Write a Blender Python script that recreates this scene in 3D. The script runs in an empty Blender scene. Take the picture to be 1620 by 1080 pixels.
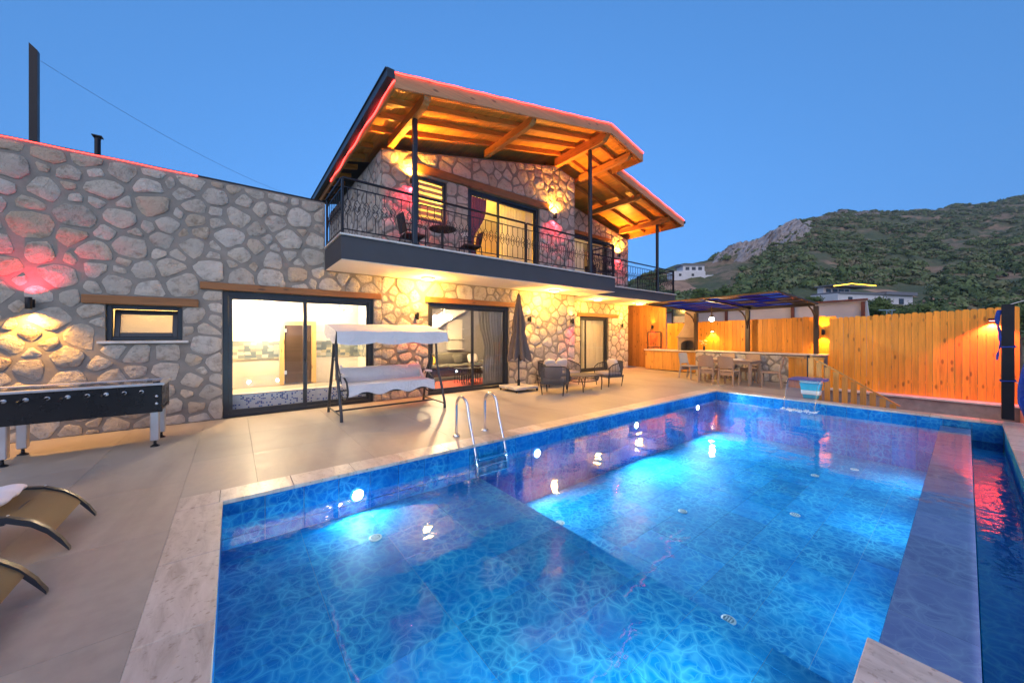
import bpy, math, random
import numpy as np
from mathutils import Vector, Matrix

sc = bpy.context.scene
col = sc.collection
PI = math.pi
R_ = math.radians

# ------------------------------------------------------------------ camera
cam_d = bpy.data.cameras.new('camera')
cam = bpy.data.objects.new('camera', cam_d)
col.objects.link(cam)
cam_d.sensor_width = 36.0
cam_d.lens = 12.5
cam_d.shift_y = -0.0068
cam_d.clip_start = 0.05
cam_d.clip_end = 6000
cam.location = (0, 0, 1.55)
cam.rotation_euler = (PI / 2, 0, R_(51.94 - 90))
sc.camera = cam

# ------------------------------------------------------------------ dusk sky
SUN_EL, SUN_ROT = 3.0, 215.0
world = bpy.data.worlds.new('World')
sc.world = world
world.use_nodes = True
wn = world.node_tree
sky = wn.nodes.new('ShaderNodeTexSky')
sky.sky_type = 'NISHITA'
sky.sun_disc = False
sky.sun_elevation = R_(SUN_EL)
sky.sun_rotation = R_(SUN_ROT)
sky.altitude = 300
sky.air_density = 1.0
sky.dust_density = 0.2
sky.ozone_density = 3.0
tc = wn.nodes.new('ShaderNodeTexCoord')
sep = wn.nodes.new('ShaderNodeSeparateXYZ')
ab = wn.nodes.new('ShaderNodeMath'); ab.operation = 'ABSOLUTE'
ad = wn.nodes.new('ShaderNodeMath'); ad.operation = 'MULTIPLY_ADD'
ad.inputs[1].default_value = 0.6; ad.inputs[2].default_value = 0.50
cmb = wn.nodes.new('ShaderNodeCombineXYZ')
nrm = wn.nodes.new('ShaderNodeVectorMath'); nrm.operation = 'NORMALIZE'
wn.links.new(tc.outputs['Generated'], sep.inputs[0])
wn.links.new(sep.outputs[0], cmb.inputs[0]); wn.links.new(sep.outputs[1], cmb.inputs[1])
wn.links.new(sep.outputs[2], ab.inputs[0]); wn.links.new(ab.outputs[0], ad.inputs[0])
wn.links.new(ad.outputs[0], cmb.inputs[2]); wn.links.new(cmb.outputs[0], nrm.inputs[0])
wn.links.new(nrm.outputs[0], sky.inputs[0])
tint = wn.nodes.new('ShaderNodeMixRGB'); tint.blend_type = 'MULTIPLY'
tint.inputs[0].default_value = 1.0
tint.inputs[2].default_value = (.66, .85, 1.03, 1)
wn.links.new(sky.outputs[0], tint.inputs[1])
bg = wn.nodes['Background']
bg.inputs[1].default_value = 0.15
wn.links.new(tint.outputs[0], bg.inputs[0])

# the afterglow behind the photographer: one weak, very soft sun
sun_d = bpy.data.lights.new('sun', 'SUN')
sun_d.energy = 0.40
sun_d.angle = R_(80)
sun_d.color = (1.0, 0.80, 0.62)
sun = bpy.data.objects.new('sun', sun_d)
col.objects.link(sun)
sun.rotation_euler = (R_(56), 0, R_(44 - 90))

# ------------------------------------------------------------------ exposure
sc.view_settings.view_transform = 'Standard'
sc.view_settings.look = 'None'
sc.view_settings.exposure = 2.5
sc.view_settings.gamma = 1.0
sc.view_settings.use_curve_mapping = False
sc.render.engine = 'CYCLES'
sc.cycles.use_denoising = True
sc.cycles.max_bounces = 7
sc.cycles.diffuse_bounces = 3
sc.cycles.glossy_bounces = 3
sc.cycles.transmission_bounces = 4
sc.cycles.transparent_max_bounces = 12
sc.cycles.caustics_reflective = False
sc.cycles.caustics_refractive = False
sc.cycles.sample_clamp_indirect = 6.0
sc.cycles.use_light_tree = True
LP = 1.0      # common factor on every lamp's power

# ================================================================= helpers
rng = random.Random(7)
WP = {}       # world position of every object at build time

def mesh_obj(name, me, parent=None, loc=(0, 0, 0), mat=None):
    o = bpy.data.objects.new(name, me)
    col.objects.link(o)
    loc = Vector(loc)
    WP[o.name] = loc
    if parent is not None:
        o.parent = parent
        o.location = loc - WP[parent.name]
    else:
        o.location = loc
    if mat is not None and not me.materials:
        me.materials.append(mat)
    return o

def thing(name, label, cat, loc=(0, 0, 0), group=None):
    o = bpy.data.objects.new(name, None)
    col.objects.link(o)
    o.location = loc
    o.empty_display_size = 0.2
    WP[o.name] = Vector(loc)
    o['label'] = label
    o['category'] = cat
    if group: o['group'] = group
    return o

def tag(o, label=None, cat=None, group=None, kind=None):
    if label: o['label'] = label
    if cat: o['category'] = cat
    if group: o['group'] = group
    if kind: o['kind'] = kind
    return o

def copy_tree(o, parent=None):
    c = o.copy()
    col.objects.link(c)
    WP[c.name] = WP[o.name].copy()
    c.parent = parent
    for ch in list(o.children):
        if ch is not c:
            copy_tree(ch, c)
    return c

def place(o, loc, rz=0.0):
    o.location = loc
    o.rotation_euler = (0, 0, rz)
    WP[o.name] = Vector(loc)
    return o

class MB:
    """collects geometry for one mesh"""
    def __init__(s):
        s.v = []; s.f = []; s.m = []
    def add(s, vs, fs, mi=0):
        n = len(s.v)
        s.v.extend(tuple(p) for p in vs)
        s.f.extend(tuple(i + n for i in f) for f in fs)
        s.m.extend([mi] * len(fs))
        return s
    def box(s, x0, x1, y0, y1, z0, z1, c=0.0, mi=0):
        if x0 > x1: x0, x1 = x1, x0
        if y0 > y1: y0, y1 = y1, y0
        if z0 > z1: z0, z1 = z1, z0
        M = Matrix.Translation(((x0 + x1) / 2, (y0 + y1) / 2, (z0 + z1) / 2))
        return s.obox(M, x1 - x0, y1 - y0, z1 - z0, c, mi)
    def obox(s, M, sx, sy, sz, c=0.0, mi=0):
        hx, hy, hz = sx / 2, sy / 2, sz / 2
        c = min(c, hx * .8, hy * .8, hz * .8)
        if c <= 0:
            vs = [M @ Vector((x * hx, y * hy, z * hz)) for x in (-1, 1) for y in (-1, 1) for z in (-1, 1)]
            return s.add(vs, [(0, 1, 3, 2), (4, 6, 7, 5), (0, 4, 5, 1), (2, 3, 7, 6), (0, 2, 6, 4), (1, 5, 7, 3)], mi)
        vs = []; ix = {}
        for x in (-1, 1):
            for y in (-1, 1):
                for z in (-1, 1):
                    for a in range(3):
                        p = [x * (hx - c), y * (hy - c), z * (hz - c)]
                        p[a] = (x, y, z)[a] * (hx, hy, hz)[a]
                        ix[(x, y, z, a)] = len(vs)
                        vs.append(M @ Vector(p))
        fs = []
        sq = [(-1, -1), (1, -1), (1, 1), (-1, 1)]
        for a in range(3):
            for sg in (-1, 1):
                f = []
                for (p, q) in sq:
                    k = [0, 0, 0]; k[a] = sg; k[(a + 1) % 3] = p; k[(a + 2) % 3] = q
                    f.append(ix[(k[0], k[1], k[2], a)])
                fs.append(tuple(f if sg > 0 else f[::-1]))
        for a in range(3):      # edge chamfers: edges parallel to axis a
            b, d = (a + 1) % 3, (a + 2) % 3
            for sb in (-1, 1):
                for sd in (-1, 1):
                    def g(t, ax):
                        k = [0, 0, 0]; k[a] = t; k[b] = sb; k[d] = sd
                        return ix[(k[0], k[1], k[2], ax)]
                    f = [g(-1, b), g(1, b), g(1, d), g(-1, d)]
                    fs.append(tuple(f if sb * sd < 0 else f[::-1]))
        for x in (-1, 1):
            for y in (-1, 1):
                for z in (-1, 1):
                    f = [ix[(x, y, z, 0)], ix[(x, y, z, 1)], ix[(x, y, z, 2)]]
                    fs.append(tuple(f if x * y * z > 0 else f[::-1]))
        return s.add(vs, fs, mi)
    def beam(s, p, q, w, h, c=0.0, up=(0, 0, 1), mi=0):
        p = Vector(p); q = Vector(q); d = (q - p); L = d.length; d.normalize()
        up = Vector(up)
        sd = d.cross(up)
        if sd.length < 1e-5: sd = Vector((1, 0, 0))
        sd.normalize(); u2 = sd.cross(d)
        M = Matrix((d, sd, u2)).transposed().to_4x4()
        M.translation = (p + q) / 2
        return s.obox(M, L, w, h, c, mi)
    def tube(s, pts, r, n=8, closed=False, mi=0, caps=True):
        pts = [Vector(p) for p in pts]
        k = len(pts)
        rs = r if isinstance(r, (list, tuple)) else [r] * k
        ref = Vector((0, 0, 1)); vs = []
        prev = None
        for i in range(k):
            if closed: t = pts[(i + 1) % k] - pts[i - 1]
            else: t = pts[min(i + 1, k - 1)] - pts[max(i - 1, 0)]
            t.normalize()
            if prev is None:
                a = t.cross(ref)
                if a.length < 1e-4: a = t.cross(Vector((1, 0, 0)))
            else:
                a = prev - t * prev.dot(t)
            a.normalize(); prev = a
            b = t.cross(a)
            for j in range(n):
                an = 2 * PI * (j + .5) / n
                vs.append(pts[i] + (a * math.cos(an) + b * math.sin(an)) * rs[i])
        fs = []
        for i in range(k if closed else k - 1):
            for j in range(n):
                i2 = (i + 1) % k; j2 = (j + 1) % n
                fs.append((i * n + j, i2 * n + j, i2 * n + j2, i * n + j2))
        if not closed and caps:
            fs.append(tuple(range(n))[::1]); fs.append(tuple((k - 1) * n + j for j in range(n))[::-1])
        return s.add(vs, fs, mi)
    def lathe(s, prof, c=(0, 0, 0), n=16, mi=0, cap=True):
        c = Vector(c); vs = []
        for r, z in prof:
            for j in range(n):
                a = 2 * PI * j / n
                vs.append(c + Vector((r * math.cos(a), r * math.sin(a), z)))
        fs = []
        for i in range(len(prof) - 1):
            for j in range(n):
                j2 = (j + 1) % n
                fs.append((i * n + j, i * n + j2, (i + 1) * n + j2, (i + 1) * n + j))
        if cap:
            fs.append(tuple(range(n))[::-1]); fs.append(tuple((len(prof) - 1) * n + j for j in range(n)))
        return s.add(vs, fs, mi)
    def prism(s, poly, fn, d0, d1, mi=0):
        """polygon (a,b) list mapped by fn(a,b,d) and extruded from d0 to d1"""
        n = len(poly)
        vs = [fn(a, b, d0) for a, b in poly] + [fn(a, b, d1) for a, b in poly]
        fs = [tuple(range(n))[::-1], tuple(range(n, 2 * n))]
        for i in range(n):
            j = (i + 1) % n
            fs.append((i, j, n + j, n + i))
        return s.add(vs, fs, mi)
    def grid(s, fn, nu, nv, mi=0):
        vs = [fn(i / nu, j / nv) for i in range(nu + 1) for j in range(nv + 1)]
        fs = []
        for i in range(nu):
            for j in range(nv):
                a = i * (nv + 1) + j
                fs.append((a, a + nv + 1, a + nv + 2, a + 1))
        return s.add(vs, fs, mi)
    def pillow(s, M, sx, sy, sz, e=0.45, nu=14, nv=10, mi=0):
        """soft cushion: superellipsoid"""
        def pw(x, p): return math.copysign(abs(x) ** p, x)
        def fn(u, v):
            a = -PI + 2 * PI * u; b = -PI / 2 + PI * v
            return M @ Vector((sx / 2 * pw(math.cos(b), e * 1.4) * pw(math.cos(a), e),
                               sy / 2 * pw(math.cos(b), e * 1.4) * pw(math.sin(a), e), sz / 2 * pw(math.sin(b), .8)))
        return s.grid(fn, nu, nv, mi)
    def build(s, name, mat, parent=None, smooth=None, org=None, recalc=True):
        vs = np.array(s.v, dtype=float)
        if org is None:
            lo = vs.min(0); hi = vs.max(0)
            org = ((lo[0] + hi[0]) / 2, (lo[1] + hi[1]) / 2, lo[2])
        vs = vs - np.array(org)
        me = bpy.data.meshes.new(name)
        me.from_pydata(vs.tolist(), [], s.f)
        mats = mat if isinstance(mat, (list, tuple)) else [mat]
        for m in mats: me.materials.append(m)
        if len(mats) > 1: me.polygons.foreach_set('material_index', s.m)
        if recalc:
            import bmesh
            bm = bmesh.new(); bm.from_mesh(me)
            bmesh.ops.recalc_face_normals(bm, faces=bm.faces)
            bm.to_mesh(me); bm.free()
        if smooth is not None:
            me.polygons.foreach_set('use_smooth', [True] * len(me.polygons))
            if smooth < 179: me.set_sharp_from_angle(angle=R_(smooth))
        me.update()
        return mesh_obj(name, me, parent, org)

# ================================================================= materials
MATS = {}
def nodes_of(name):
    m = bpy.data.materials.new(name)
    m.use_nodes = True
    nt = m.node_tree
    return m, nt, nt.nodes['Principled BSDF']

def N(nt, t, **kw):
    n = nt.nodes.new(t)
    for k, v in kw.items(): setattr(n, k, v)
    return n

def c4(c): return (c[0], c[1], c[2], 1)

def vec_pos(nt, scale=(1, 1, 1)):
    g = N(nt, 'ShaderNodeNewGeometry')
    mp = N(nt, 'ShaderNodeMapping')
    mp.inputs['Scale'].default_value = scale
    nt.links.new(g.outputs['Position'], mp.inputs['Vector'])
    return mp.outputs['Vector']

def noise(nt, vec, scale, detail=4, rough=.55, dist=0):
    n = N(nt, 'ShaderNodeTexNoise')
    n.inputs['Scale'].default_value = scale
    n.inputs['Detail'].default_value = detail
    n.inputs['Roughness'].default_value = rough
    n.inputs['Distortion'].default_value = dist
    if vec is not None: nt.links.new(vec, n.inputs['Vector'])
    return n

def ramp(nt, fac, stops):
    r = N(nt, 'ShaderNodeValToRGB')
    while len(r.color_ramp.elements) < len(stops): r.color_ramp.elements.new(.5)
    for e, (p, c) in zip(r.color_ramp.elements, stops):
        e.position = p; e.color = c4(c) if len(c) == 3 else c
    nt.links.new(fac, r.inputs[0])
    return r.outputs[0]

def bump(nt, h, strength, dist=.02, normal=None):
    b = N(nt, 'ShaderNodeBump')
    b.inputs['Strength'].default_value = strength
    b.inputs['Distance'].default_value = dist
    nt.links.new(h, b.inputs['Height'])
    if normal is not None: nt.links.new(normal, b.inputs['Normal'])
    return b.outputs[0]

def mixc(nt, a, b, fac, mode='MIX'):
    m = N(nt, 'ShaderNodeMixRGB', blend_type=mode)
    for i, x in ((0, fac), (1, a), (2, b)):
        if isinstance(x, (int, float)): m.inputs[i].default_value = x
        elif isinstance(x, (tuple, list)): m.inputs[i].default_value = c4(x)
        else: nt.links.new(x, m.inputs[i])
    return m.outputs[0]

def math_(nt, op, a, b=None):
    m = N(nt, 'ShaderNodeMath', operation=op)
    for i, x in ((0, a), (1, b)):
        if x is None: continue
        if isinstance(x, (int, float)): m.inputs[i].default_value = x
        else: nt.links.new(x, m.inputs[i])
    return m.outputs[0]

def obj_rand(nt):
    return N(nt, 'ShaderNodeObjectInfo').outputs['Random']

def mat(name, c, rough=.6, metal=0.0, var=.12, scale=6, bmp=0.0, bscale=60, stretch=(1, 1, 1), rand=0.0, coat=0.0, rvar=.1, crease=0.0):
    m, nt, p = nodes_of(name)
    v = vec_pos(nt, stretch)
    n1 = noise(nt, v, scale, 5)
    lo = tuple(max(0, x * (1 - var)) for x in c); hi = tuple(min(1, x * (1 + var)) for x in c)
    base = ramp(nt, n1.outputs['Fac'], [(.3, lo), (.7, hi)])
    if rand:
        k = math_(nt, 'MULTIPLY_ADD', obj_rand(nt), 2 * rand)
        k.node.inputs[2].default_value = 1 - rand
        cc = N(nt, 'ShaderNodeCombineXYZ')
        for i in range(3): nt.links.new(k, cc.inputs[i])
        base = mixc(nt, base, cc.outputs[0], 1.0, 'MULTIPLY')
    nt.links.new(base, p.inputs['Base Color'])
    p.inputs['Metallic'].default_value = metal
    rr = N(nt, 'ShaderNodeMapRange')
    rr.inputs['To Min'].default_value = max(0.02, rough - rvar); rr.inputs['To Max'].default_value = min(1, rough + rvar)
    nt.links.new(n1.outputs['Fac'], rr.inputs['Value']); nt.links.new(rr.outputs[0], p.inputs['Roughness'])
    if coat: p.inputs['Coat Weight'].default_value = coat
    if bmp:
        n2 = noise(nt, v, bscale, 4)
        prev = None
        if crease:
            n4 = noise(nt, v, 5.5, 3, .5, 1.5)
            prev = bump(nt, n4.outputs['Fac'], crease, .05)
        nt.links.new(bump(nt, n2.outputs['Fac'], bmp, .01, prev), p.inputs['Normal'])
    MATS[name] = m
    return m

def emit(name, c, s):
    m = bpy.data.materials.new(name); m.use_nodes = True
    nt = m.node_tree; nt.nodes.clear()
    e = N(nt, 'ShaderNodeEmission'); o = N(nt, 'ShaderNodeOutputMaterial')
    e.inputs[0].default_value = c4(c); e.inputs[1].default_value = s
    nt.links.new(e.outputs[0], o.inputs[0])
    MATS[name] = m
    return m

def wood(name, c, axis=2, dark=.55, rough=.45, rand=.18, knots=True, gs=1.0, coat=0.0):
    """long grain along an axis, knots, each board its own tone"""
    m, nt, p = nodes_of(name)
    st = [9.0 * gs] * 3; st[axis] = .55 * gs
    v0 = vec_pos(nt, (1, 1, 1))
    off = N(nt, 'ShaderNodeVectorMath', operation='MULTIPLY_ADD')
    cc = N(nt, 'ShaderNodeCombineXYZ')
    r = obj_rand(nt)
    for i in range(3): nt.links.new(r, cc.inputs[i])
    nt.links.new(cc.outputs[0], off.inputs[0]); off.inputs[1].default_value = (7, 11, 17)
    nt.links.new(v0, off.inputs[2])
    mp = N(nt, 'ShaderNodeMapping'); mp.inputs['Scale'].default_value = st
    nt.links.new(off.outputs[0], mp.inputs['Vector'])
    n1 = noise(nt, mp.outputs[0], 2.2, 6, .6, 1.2)
    d = tuple(x * dark for x in c)
    b = ramp(nt, n1.outputs['Fac'], [(.28, d), (.5, c), (.75, tuple(min(1, x * 1.2) for x in c))])
    if knots:
        mk = N(nt, 'ShaderNodeMapping'); s2 = [7.0 * gs] * 3; s2[axis] = 2.6 * gs
        mk.inputs['Scale'].default_value = s2
        nt.links.new(off.outputs[0], mk.inputs['Vector'])
        vo = N(nt, 'ShaderNodeTexVoronoi'); vo.inputs['Scale'].default_value = 1.0
        nt.links.new(mk.outputs[0], vo.inputs['Vector'])
        kf = ramp(nt, vo.outputs['Distance'], [(.10, (1, 1, 1)), (.2, (0, 0, 0))])
        b = mixc(nt, b, tuple(x * .28 for x in c), math_(nt, 'MULTIPLY', kf, .8))
    k = math_(nt, 'MULTIPLY_ADD', r, 2 * rand); k.node.inputs[2].default_value = 1 - rand
    c2 = N(nt, 'ShaderNodeCombineXYZ')
    for i in range(3): nt.links.new(k, c2.inputs[i])
    b = mixc(nt, b, c2.outputs[0], 1.0, 'MULTIPLY')
    nt.links.new(b, p.inputs['Base Color'])
    p.inputs['Roughness'].default_value = rough
    if coat: p.inputs['Coat Weight'].default_value = coat
    nt.links.new(bump(nt, n1.outputs['Fac'], .25, .004), p.inputs['Normal'])
    MATS[name] = m
    return m

def clear(name, tintc, refl=.05, power=4.0, rough=0.0):
    """thin glass: straight-through plus a facing-dependent mirror"""
    m = bpy.data.materials.new(name); m.use_nodes = True
    nt = m.node_tree; nt.nodes.clear()
    o = N(nt, 'ShaderNodeOutputMaterial')
    t = N(nt, 'ShaderNodeBsdfTransparent'); t.inputs[0].default_value = c4(tintc)
    g = N(nt, 'ShaderNodeBsdfGlossy'); g.inputs['Roughness'].default_value = rough
    lw = N(nt, 'ShaderNodeLayerWeight'); lw.inputs[0].default_value = .5
    f = math_(nt, 'POWER', lw.outputs['Facing'], power)
    f = math_(nt, 'MULTIPLY_ADD', f, .9); f.node.inputs[2].default_value = refl
    mx = N(nt, 'ShaderNodeMixShader')
    nt.links.new(f, mx.inputs[0]); nt.links.new(t.outputs[0], mx.inputs[1]); nt.links.new(g.outputs[0], mx.inputs[2])
    nt.links.new(mx.outputs[0], o.inputs[0])
    MATS[name] = m
    return m

def stone_mat(name, rand_amount=1.0):
    m, nt, p = nodes_of(name)
    v = vec_pos(nt)
    r = obj_rand(nt)
    tone = ramp(nt, r, [(0, (.36, .32, .275)), (.2, (.58, .525, .455)), (.42, (.47, .43, .385)), (.6, (.64, .595, .54)),
                        (.76, (.53, .46, .37)), (.9, (.48, .355, .24)), (1, (.66, .62, .56))])
    n1 = noise(nt, v, 9, 7, .65)
    n2 = noise(nt, v, 2.2, 3)
    b = mixc(nt, tone, (.64, .59, .52), math_(nt, 'MULTIPLY', n2.outputs['Fac'], .55))
    st = ramp(nt, n1.outputs['Fac'], [(.33, (.55, .50, .45)), (.5, (1, 1, 1)), (.72, (1.0, .96, .9))])
    b = mixc(nt, b, st, .75, 'MULTIPLY')
    nt.links.new(b, p.inputs['Base Color'])
    p.inputs['Roughness'].default_value = .88
    n3 = noise(nt, v, 34, 8, .7)
    b1 = bump(nt, n1.outputs['Fac'], 1.0, .085)
    nt.links.new(bump(nt, n3.outputs['Fac'], .85, .025, b1), p.inputs['Normal'])
    MATS[name] = m
    return m

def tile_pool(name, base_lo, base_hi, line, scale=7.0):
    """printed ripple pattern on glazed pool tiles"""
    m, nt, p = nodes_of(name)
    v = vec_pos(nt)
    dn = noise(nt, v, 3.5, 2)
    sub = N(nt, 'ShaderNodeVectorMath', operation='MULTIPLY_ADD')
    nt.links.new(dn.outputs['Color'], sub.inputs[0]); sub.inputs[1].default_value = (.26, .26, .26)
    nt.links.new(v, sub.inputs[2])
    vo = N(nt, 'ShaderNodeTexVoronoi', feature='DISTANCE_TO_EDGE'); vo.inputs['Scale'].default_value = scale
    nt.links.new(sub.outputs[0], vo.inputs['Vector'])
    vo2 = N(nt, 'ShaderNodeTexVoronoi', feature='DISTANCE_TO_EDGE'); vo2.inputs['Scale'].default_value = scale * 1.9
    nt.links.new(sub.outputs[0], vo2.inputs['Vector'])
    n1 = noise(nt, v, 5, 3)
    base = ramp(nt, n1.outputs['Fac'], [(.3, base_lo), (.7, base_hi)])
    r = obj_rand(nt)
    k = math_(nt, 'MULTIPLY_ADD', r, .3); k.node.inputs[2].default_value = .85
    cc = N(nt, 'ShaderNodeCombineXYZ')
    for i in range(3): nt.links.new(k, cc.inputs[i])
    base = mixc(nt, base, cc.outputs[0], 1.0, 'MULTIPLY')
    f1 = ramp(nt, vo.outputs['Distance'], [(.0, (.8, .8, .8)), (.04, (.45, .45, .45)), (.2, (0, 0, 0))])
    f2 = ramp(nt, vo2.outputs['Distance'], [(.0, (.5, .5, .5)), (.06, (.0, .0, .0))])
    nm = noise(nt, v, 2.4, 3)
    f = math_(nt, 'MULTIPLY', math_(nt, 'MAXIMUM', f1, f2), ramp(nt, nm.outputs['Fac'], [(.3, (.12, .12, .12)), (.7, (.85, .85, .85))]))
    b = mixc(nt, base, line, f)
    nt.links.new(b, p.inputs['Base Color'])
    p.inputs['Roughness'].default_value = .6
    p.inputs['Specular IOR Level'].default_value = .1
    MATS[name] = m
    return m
# ----------------------------------------------------------------- palette
stone_m = stone_mat('limestone rubble')
mortar_m = mat('grey mortar', (.245, .220, .194), .95, var=.18, scale=5, bmp=.5, bscale=45)
frame_m = mat('anthracite aluminium', (.035, .04, .048), .38, .3, var=.08, rvar=.05)
iron_m = mat('black wrought iron', (.018, .018, .022), .45, .5, var=.15)
lintel_m = wood('varnished pine lintel', (.27, .11, .028), 0, .6, .4, .1)
beamY_m = wood('orange pine beam along the house', (.56, .235, .06), 1, .65, .45, .12)
beamX_m = wood('orange pine rafter', (.56, .22, .045), 0, .65, .45, .12)
board_m = wood('tongue and groove pine ceiling', (.74, .31, .05), 1, .72, .42, .14, knots=False)
fascia_m = wood('pale pine fascia', (.50, .235, .10), 0, .75, .5, .08)
fence_m = wood('yellow pine fence board', (.80, .30, .022), 2, .76, .5, .14)
counter_wood_m = wood('yellow pine counter board', (.55, .27, .06), 2, .7, .45, .12)
slab_m = mat('anthracite render', (.050, .052, .062), .75, var=.1, scale=3, bmp=.12, bscale=120)
white_m = mat('white painted plaster', (.74, .71, .67), .8, var=.04, scale=2, bmp=.06, bscale=90)
cream_m = mat('cream interior wall', (.64, .58, .48), .75, var=.05, scale=2)
marble_m = mat('white marble edging', (.62, .58, .54), .35, var=.16, scale=7, bmp=.05)
concrete_m = mat('grey concrete', (.30, .28, .26), .85, var=.2, scale=6, bmp=.3)
glass_m = clear('window glass', (.96, .97, .98), .045, 4)
darkglass_m = clear('smoked glass', (.30, .24, .20), .10, 3)
black_m = mat('black lacquer', (.008, .008, .010), .28, var=.1, rvar=.06)
silver_m = mat('brushed aluminium', (.62, .62, .64), .32, .9, var=.06)
chrome_m = mat('polished steel', (.78, .78, .80), .10, 1.0, var=.03, rvar=.04)
led_m = emit('red led', (1.0, .035, .03), 1.9)
warm_bulb_m = emit('warm lamp', (1.0, .74, .38), 9.0)
white_bulb_m = emit('white lamp', (1.0, .90, .74), 8.0)
red_bulb_m = emit('red lamp', (1.0, .10, .10), 4.0)
pool_bulb_m = emit('pool lamp', (.80, .95, 1.0), 14.0)

def deck_mat():
    m, nt, p = nodes_of('honed beige deck')
    v = vec_pos(nt, (1, .35, 1))
    n1 = noise(nt, v, 1.1, 6, .6, .8); n2 = noise(nt, vec_pos(nt), 9, 5)
    b = ramp(nt, n1.outputs['Fac'], [(.28, (.295, .25, .205)), (.5, (.365, .315, .26)), (.74, (.42, .365, .305))])
    b = mixc(nt, b, ramp(nt, n2.outputs['Fac'], [(.35, (.86, .86, .86)), (.6, (1, 1, 1))]), 1.0, 'MULTIPLY')
    k = math_(nt, 'MULTIPLY_ADD', obj_rand(nt), .10); k.node.inputs[2].default_value = .95
    cc = N(nt, 'ShaderNodeCombineXYZ')
    for i in range(3): nt.links.new(k, cc.inputs[i])
    b = mixc(nt, b, cc.outputs[0], 1.0, 'MULTIPLY')
    nt.links.new(b, p.inputs['Base Color'])
    r = ramp(nt, n2.outputs['Fac'], [(.3, (.38, .38, .38)), (.7, (.58, .58, .58))])
    nt.links.new(r, p.inputs['Roughness'])
    nt.links.new(bump(nt, n2.outputs['Fac'], .08, .006), p.inputs['Normal'])
    return m
deck_m = deck_mat()

def travertine():
    m, nt, p = nodes_of('travertine coping')
    v = vec_pos(nt, (5, 1.2, 1)); n1 = noise(nt, v, 2.4, 7, .65, .6)
    v2 = vec_pos(nt); n2 = noise(nt, v2, 26, 5)
    b = ramp(nt, n1.outputs['Fac'], [(.28, (.36, .29, .235)), (.5, (.53, .455, .385)), (.72, (.62, .545, .475))])
    b = mixc(nt, b, ramp(nt, n2.outputs['Fac'], [(.30, (.55, .48, .42)), (.42, (1, 1, 1))]), .8, 'MULTIPLY')
    k = math_(nt, 'MULTIPLY_ADD', obj_rand(nt), .36); k.node.inputs[2].default_value = .80
    cc = N(nt, 'ShaderNodeCombineXYZ')
    for i in range(3): nt.links.new(k, cc.inputs[i])
    b = mixc(nt, b, cc.outputs[0], 1.0, 'MULTIPLY')
    nt.links.new(b, p.inputs['Base Color']); p.inputs['Roughness'].default_value = .38
    nt.links.new(bump(nt, n2.outputs['Fac'], .2, .004), p.inputs['Normal'])
    return m
trav_m = travertine()
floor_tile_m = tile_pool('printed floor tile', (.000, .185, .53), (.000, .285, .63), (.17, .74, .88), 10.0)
wall_tile_m = tile_pool('printed wall tile', (.000, .100, .40), (.000, .155, .48), (.08, .50, .72), 9.5)
ledge_tile_m = tile_pool('printed ledge tile', (.40, .36, .62), (.48, .43, .70), (.80, .77, .90), 6.5)
grout_m = mat('pale grout', (.30, .40, .48), .8, var=.05)

def water_mat(name, tintc, wave=.05, sc_=2.2):
    m = bpy.data.materials.new(name); m.use_nodes = True
    nt = m.node_tree; nt.nodes.clear()
    o = N(nt, 'ShaderNodeOutputMaterial')
    v = vec_pos(nt, (1, 1, 1))
    n1 = noise(nt, v, sc_, 3, .5, .4); n2 = noise(nt, v, sc_ * 4.5, 2, .5, .3)
    h = math_(nt, 'MULTIPLY_ADD', n2.outputs['Fac'], .12); nt.links.new(n1.outputs['Fac'], h.node.inputs[2])
    bn = bump(nt, h, 1.0, wave)
    t = N(nt, 'ShaderNodeBsdfTransparent'); t.inputs[0].default_value = c4(tintc)
    g = N(nt, 'ShaderNodeBsdfGlossy'); g.inputs['Roughness'].default_value = 0.03
    f = N(nt, 'ShaderNodeFresnel'); f.inputs[0].default_value = 1.333
    nt.links.new(bn, f.inputs['Normal']); nt.links.new(bn, g.inputs['Normal'])
    mx = N(nt, 'ShaderNodeMixShader')
    nt.links.new(f.outputs[0], mx.inputs[0]); nt.links.new(t.outputs[0], mx.inputs[1]); nt.links.new(g.outputs[0], mx.inputs[2])
    nt.links.new(mx.outputs[0], o.inputs[0])
    return m
water_m = water_mat('pool water', (.72, .93, 1.0), .009, 1.6)
channel_water_m = water_mat('overflow water', (.70, .86, .95), .012, 3.0)

# ----------------------------------------------------------------- levels and lines of the place
YW = 8.40                    # front of the house
YR = 9.70                    # recessed front on the right
XC = 9.34                    # corner where the front steps back
XE = 14.45                   # right end of the house
PX0, PX1 = -0.09, 10.54      # pool along the house
PY1 = 4.27                   # pool edge on the house side
PYL, PYO, PYC = .30, -.05, -.40   # overflow ledge inner / outer edge, channel outer wall
XS = 2.74                    # shelf edge
ZW = -.15                    # water
ZSH, ZDP = -.47, -1.10       # shelf and deep floor

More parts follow.
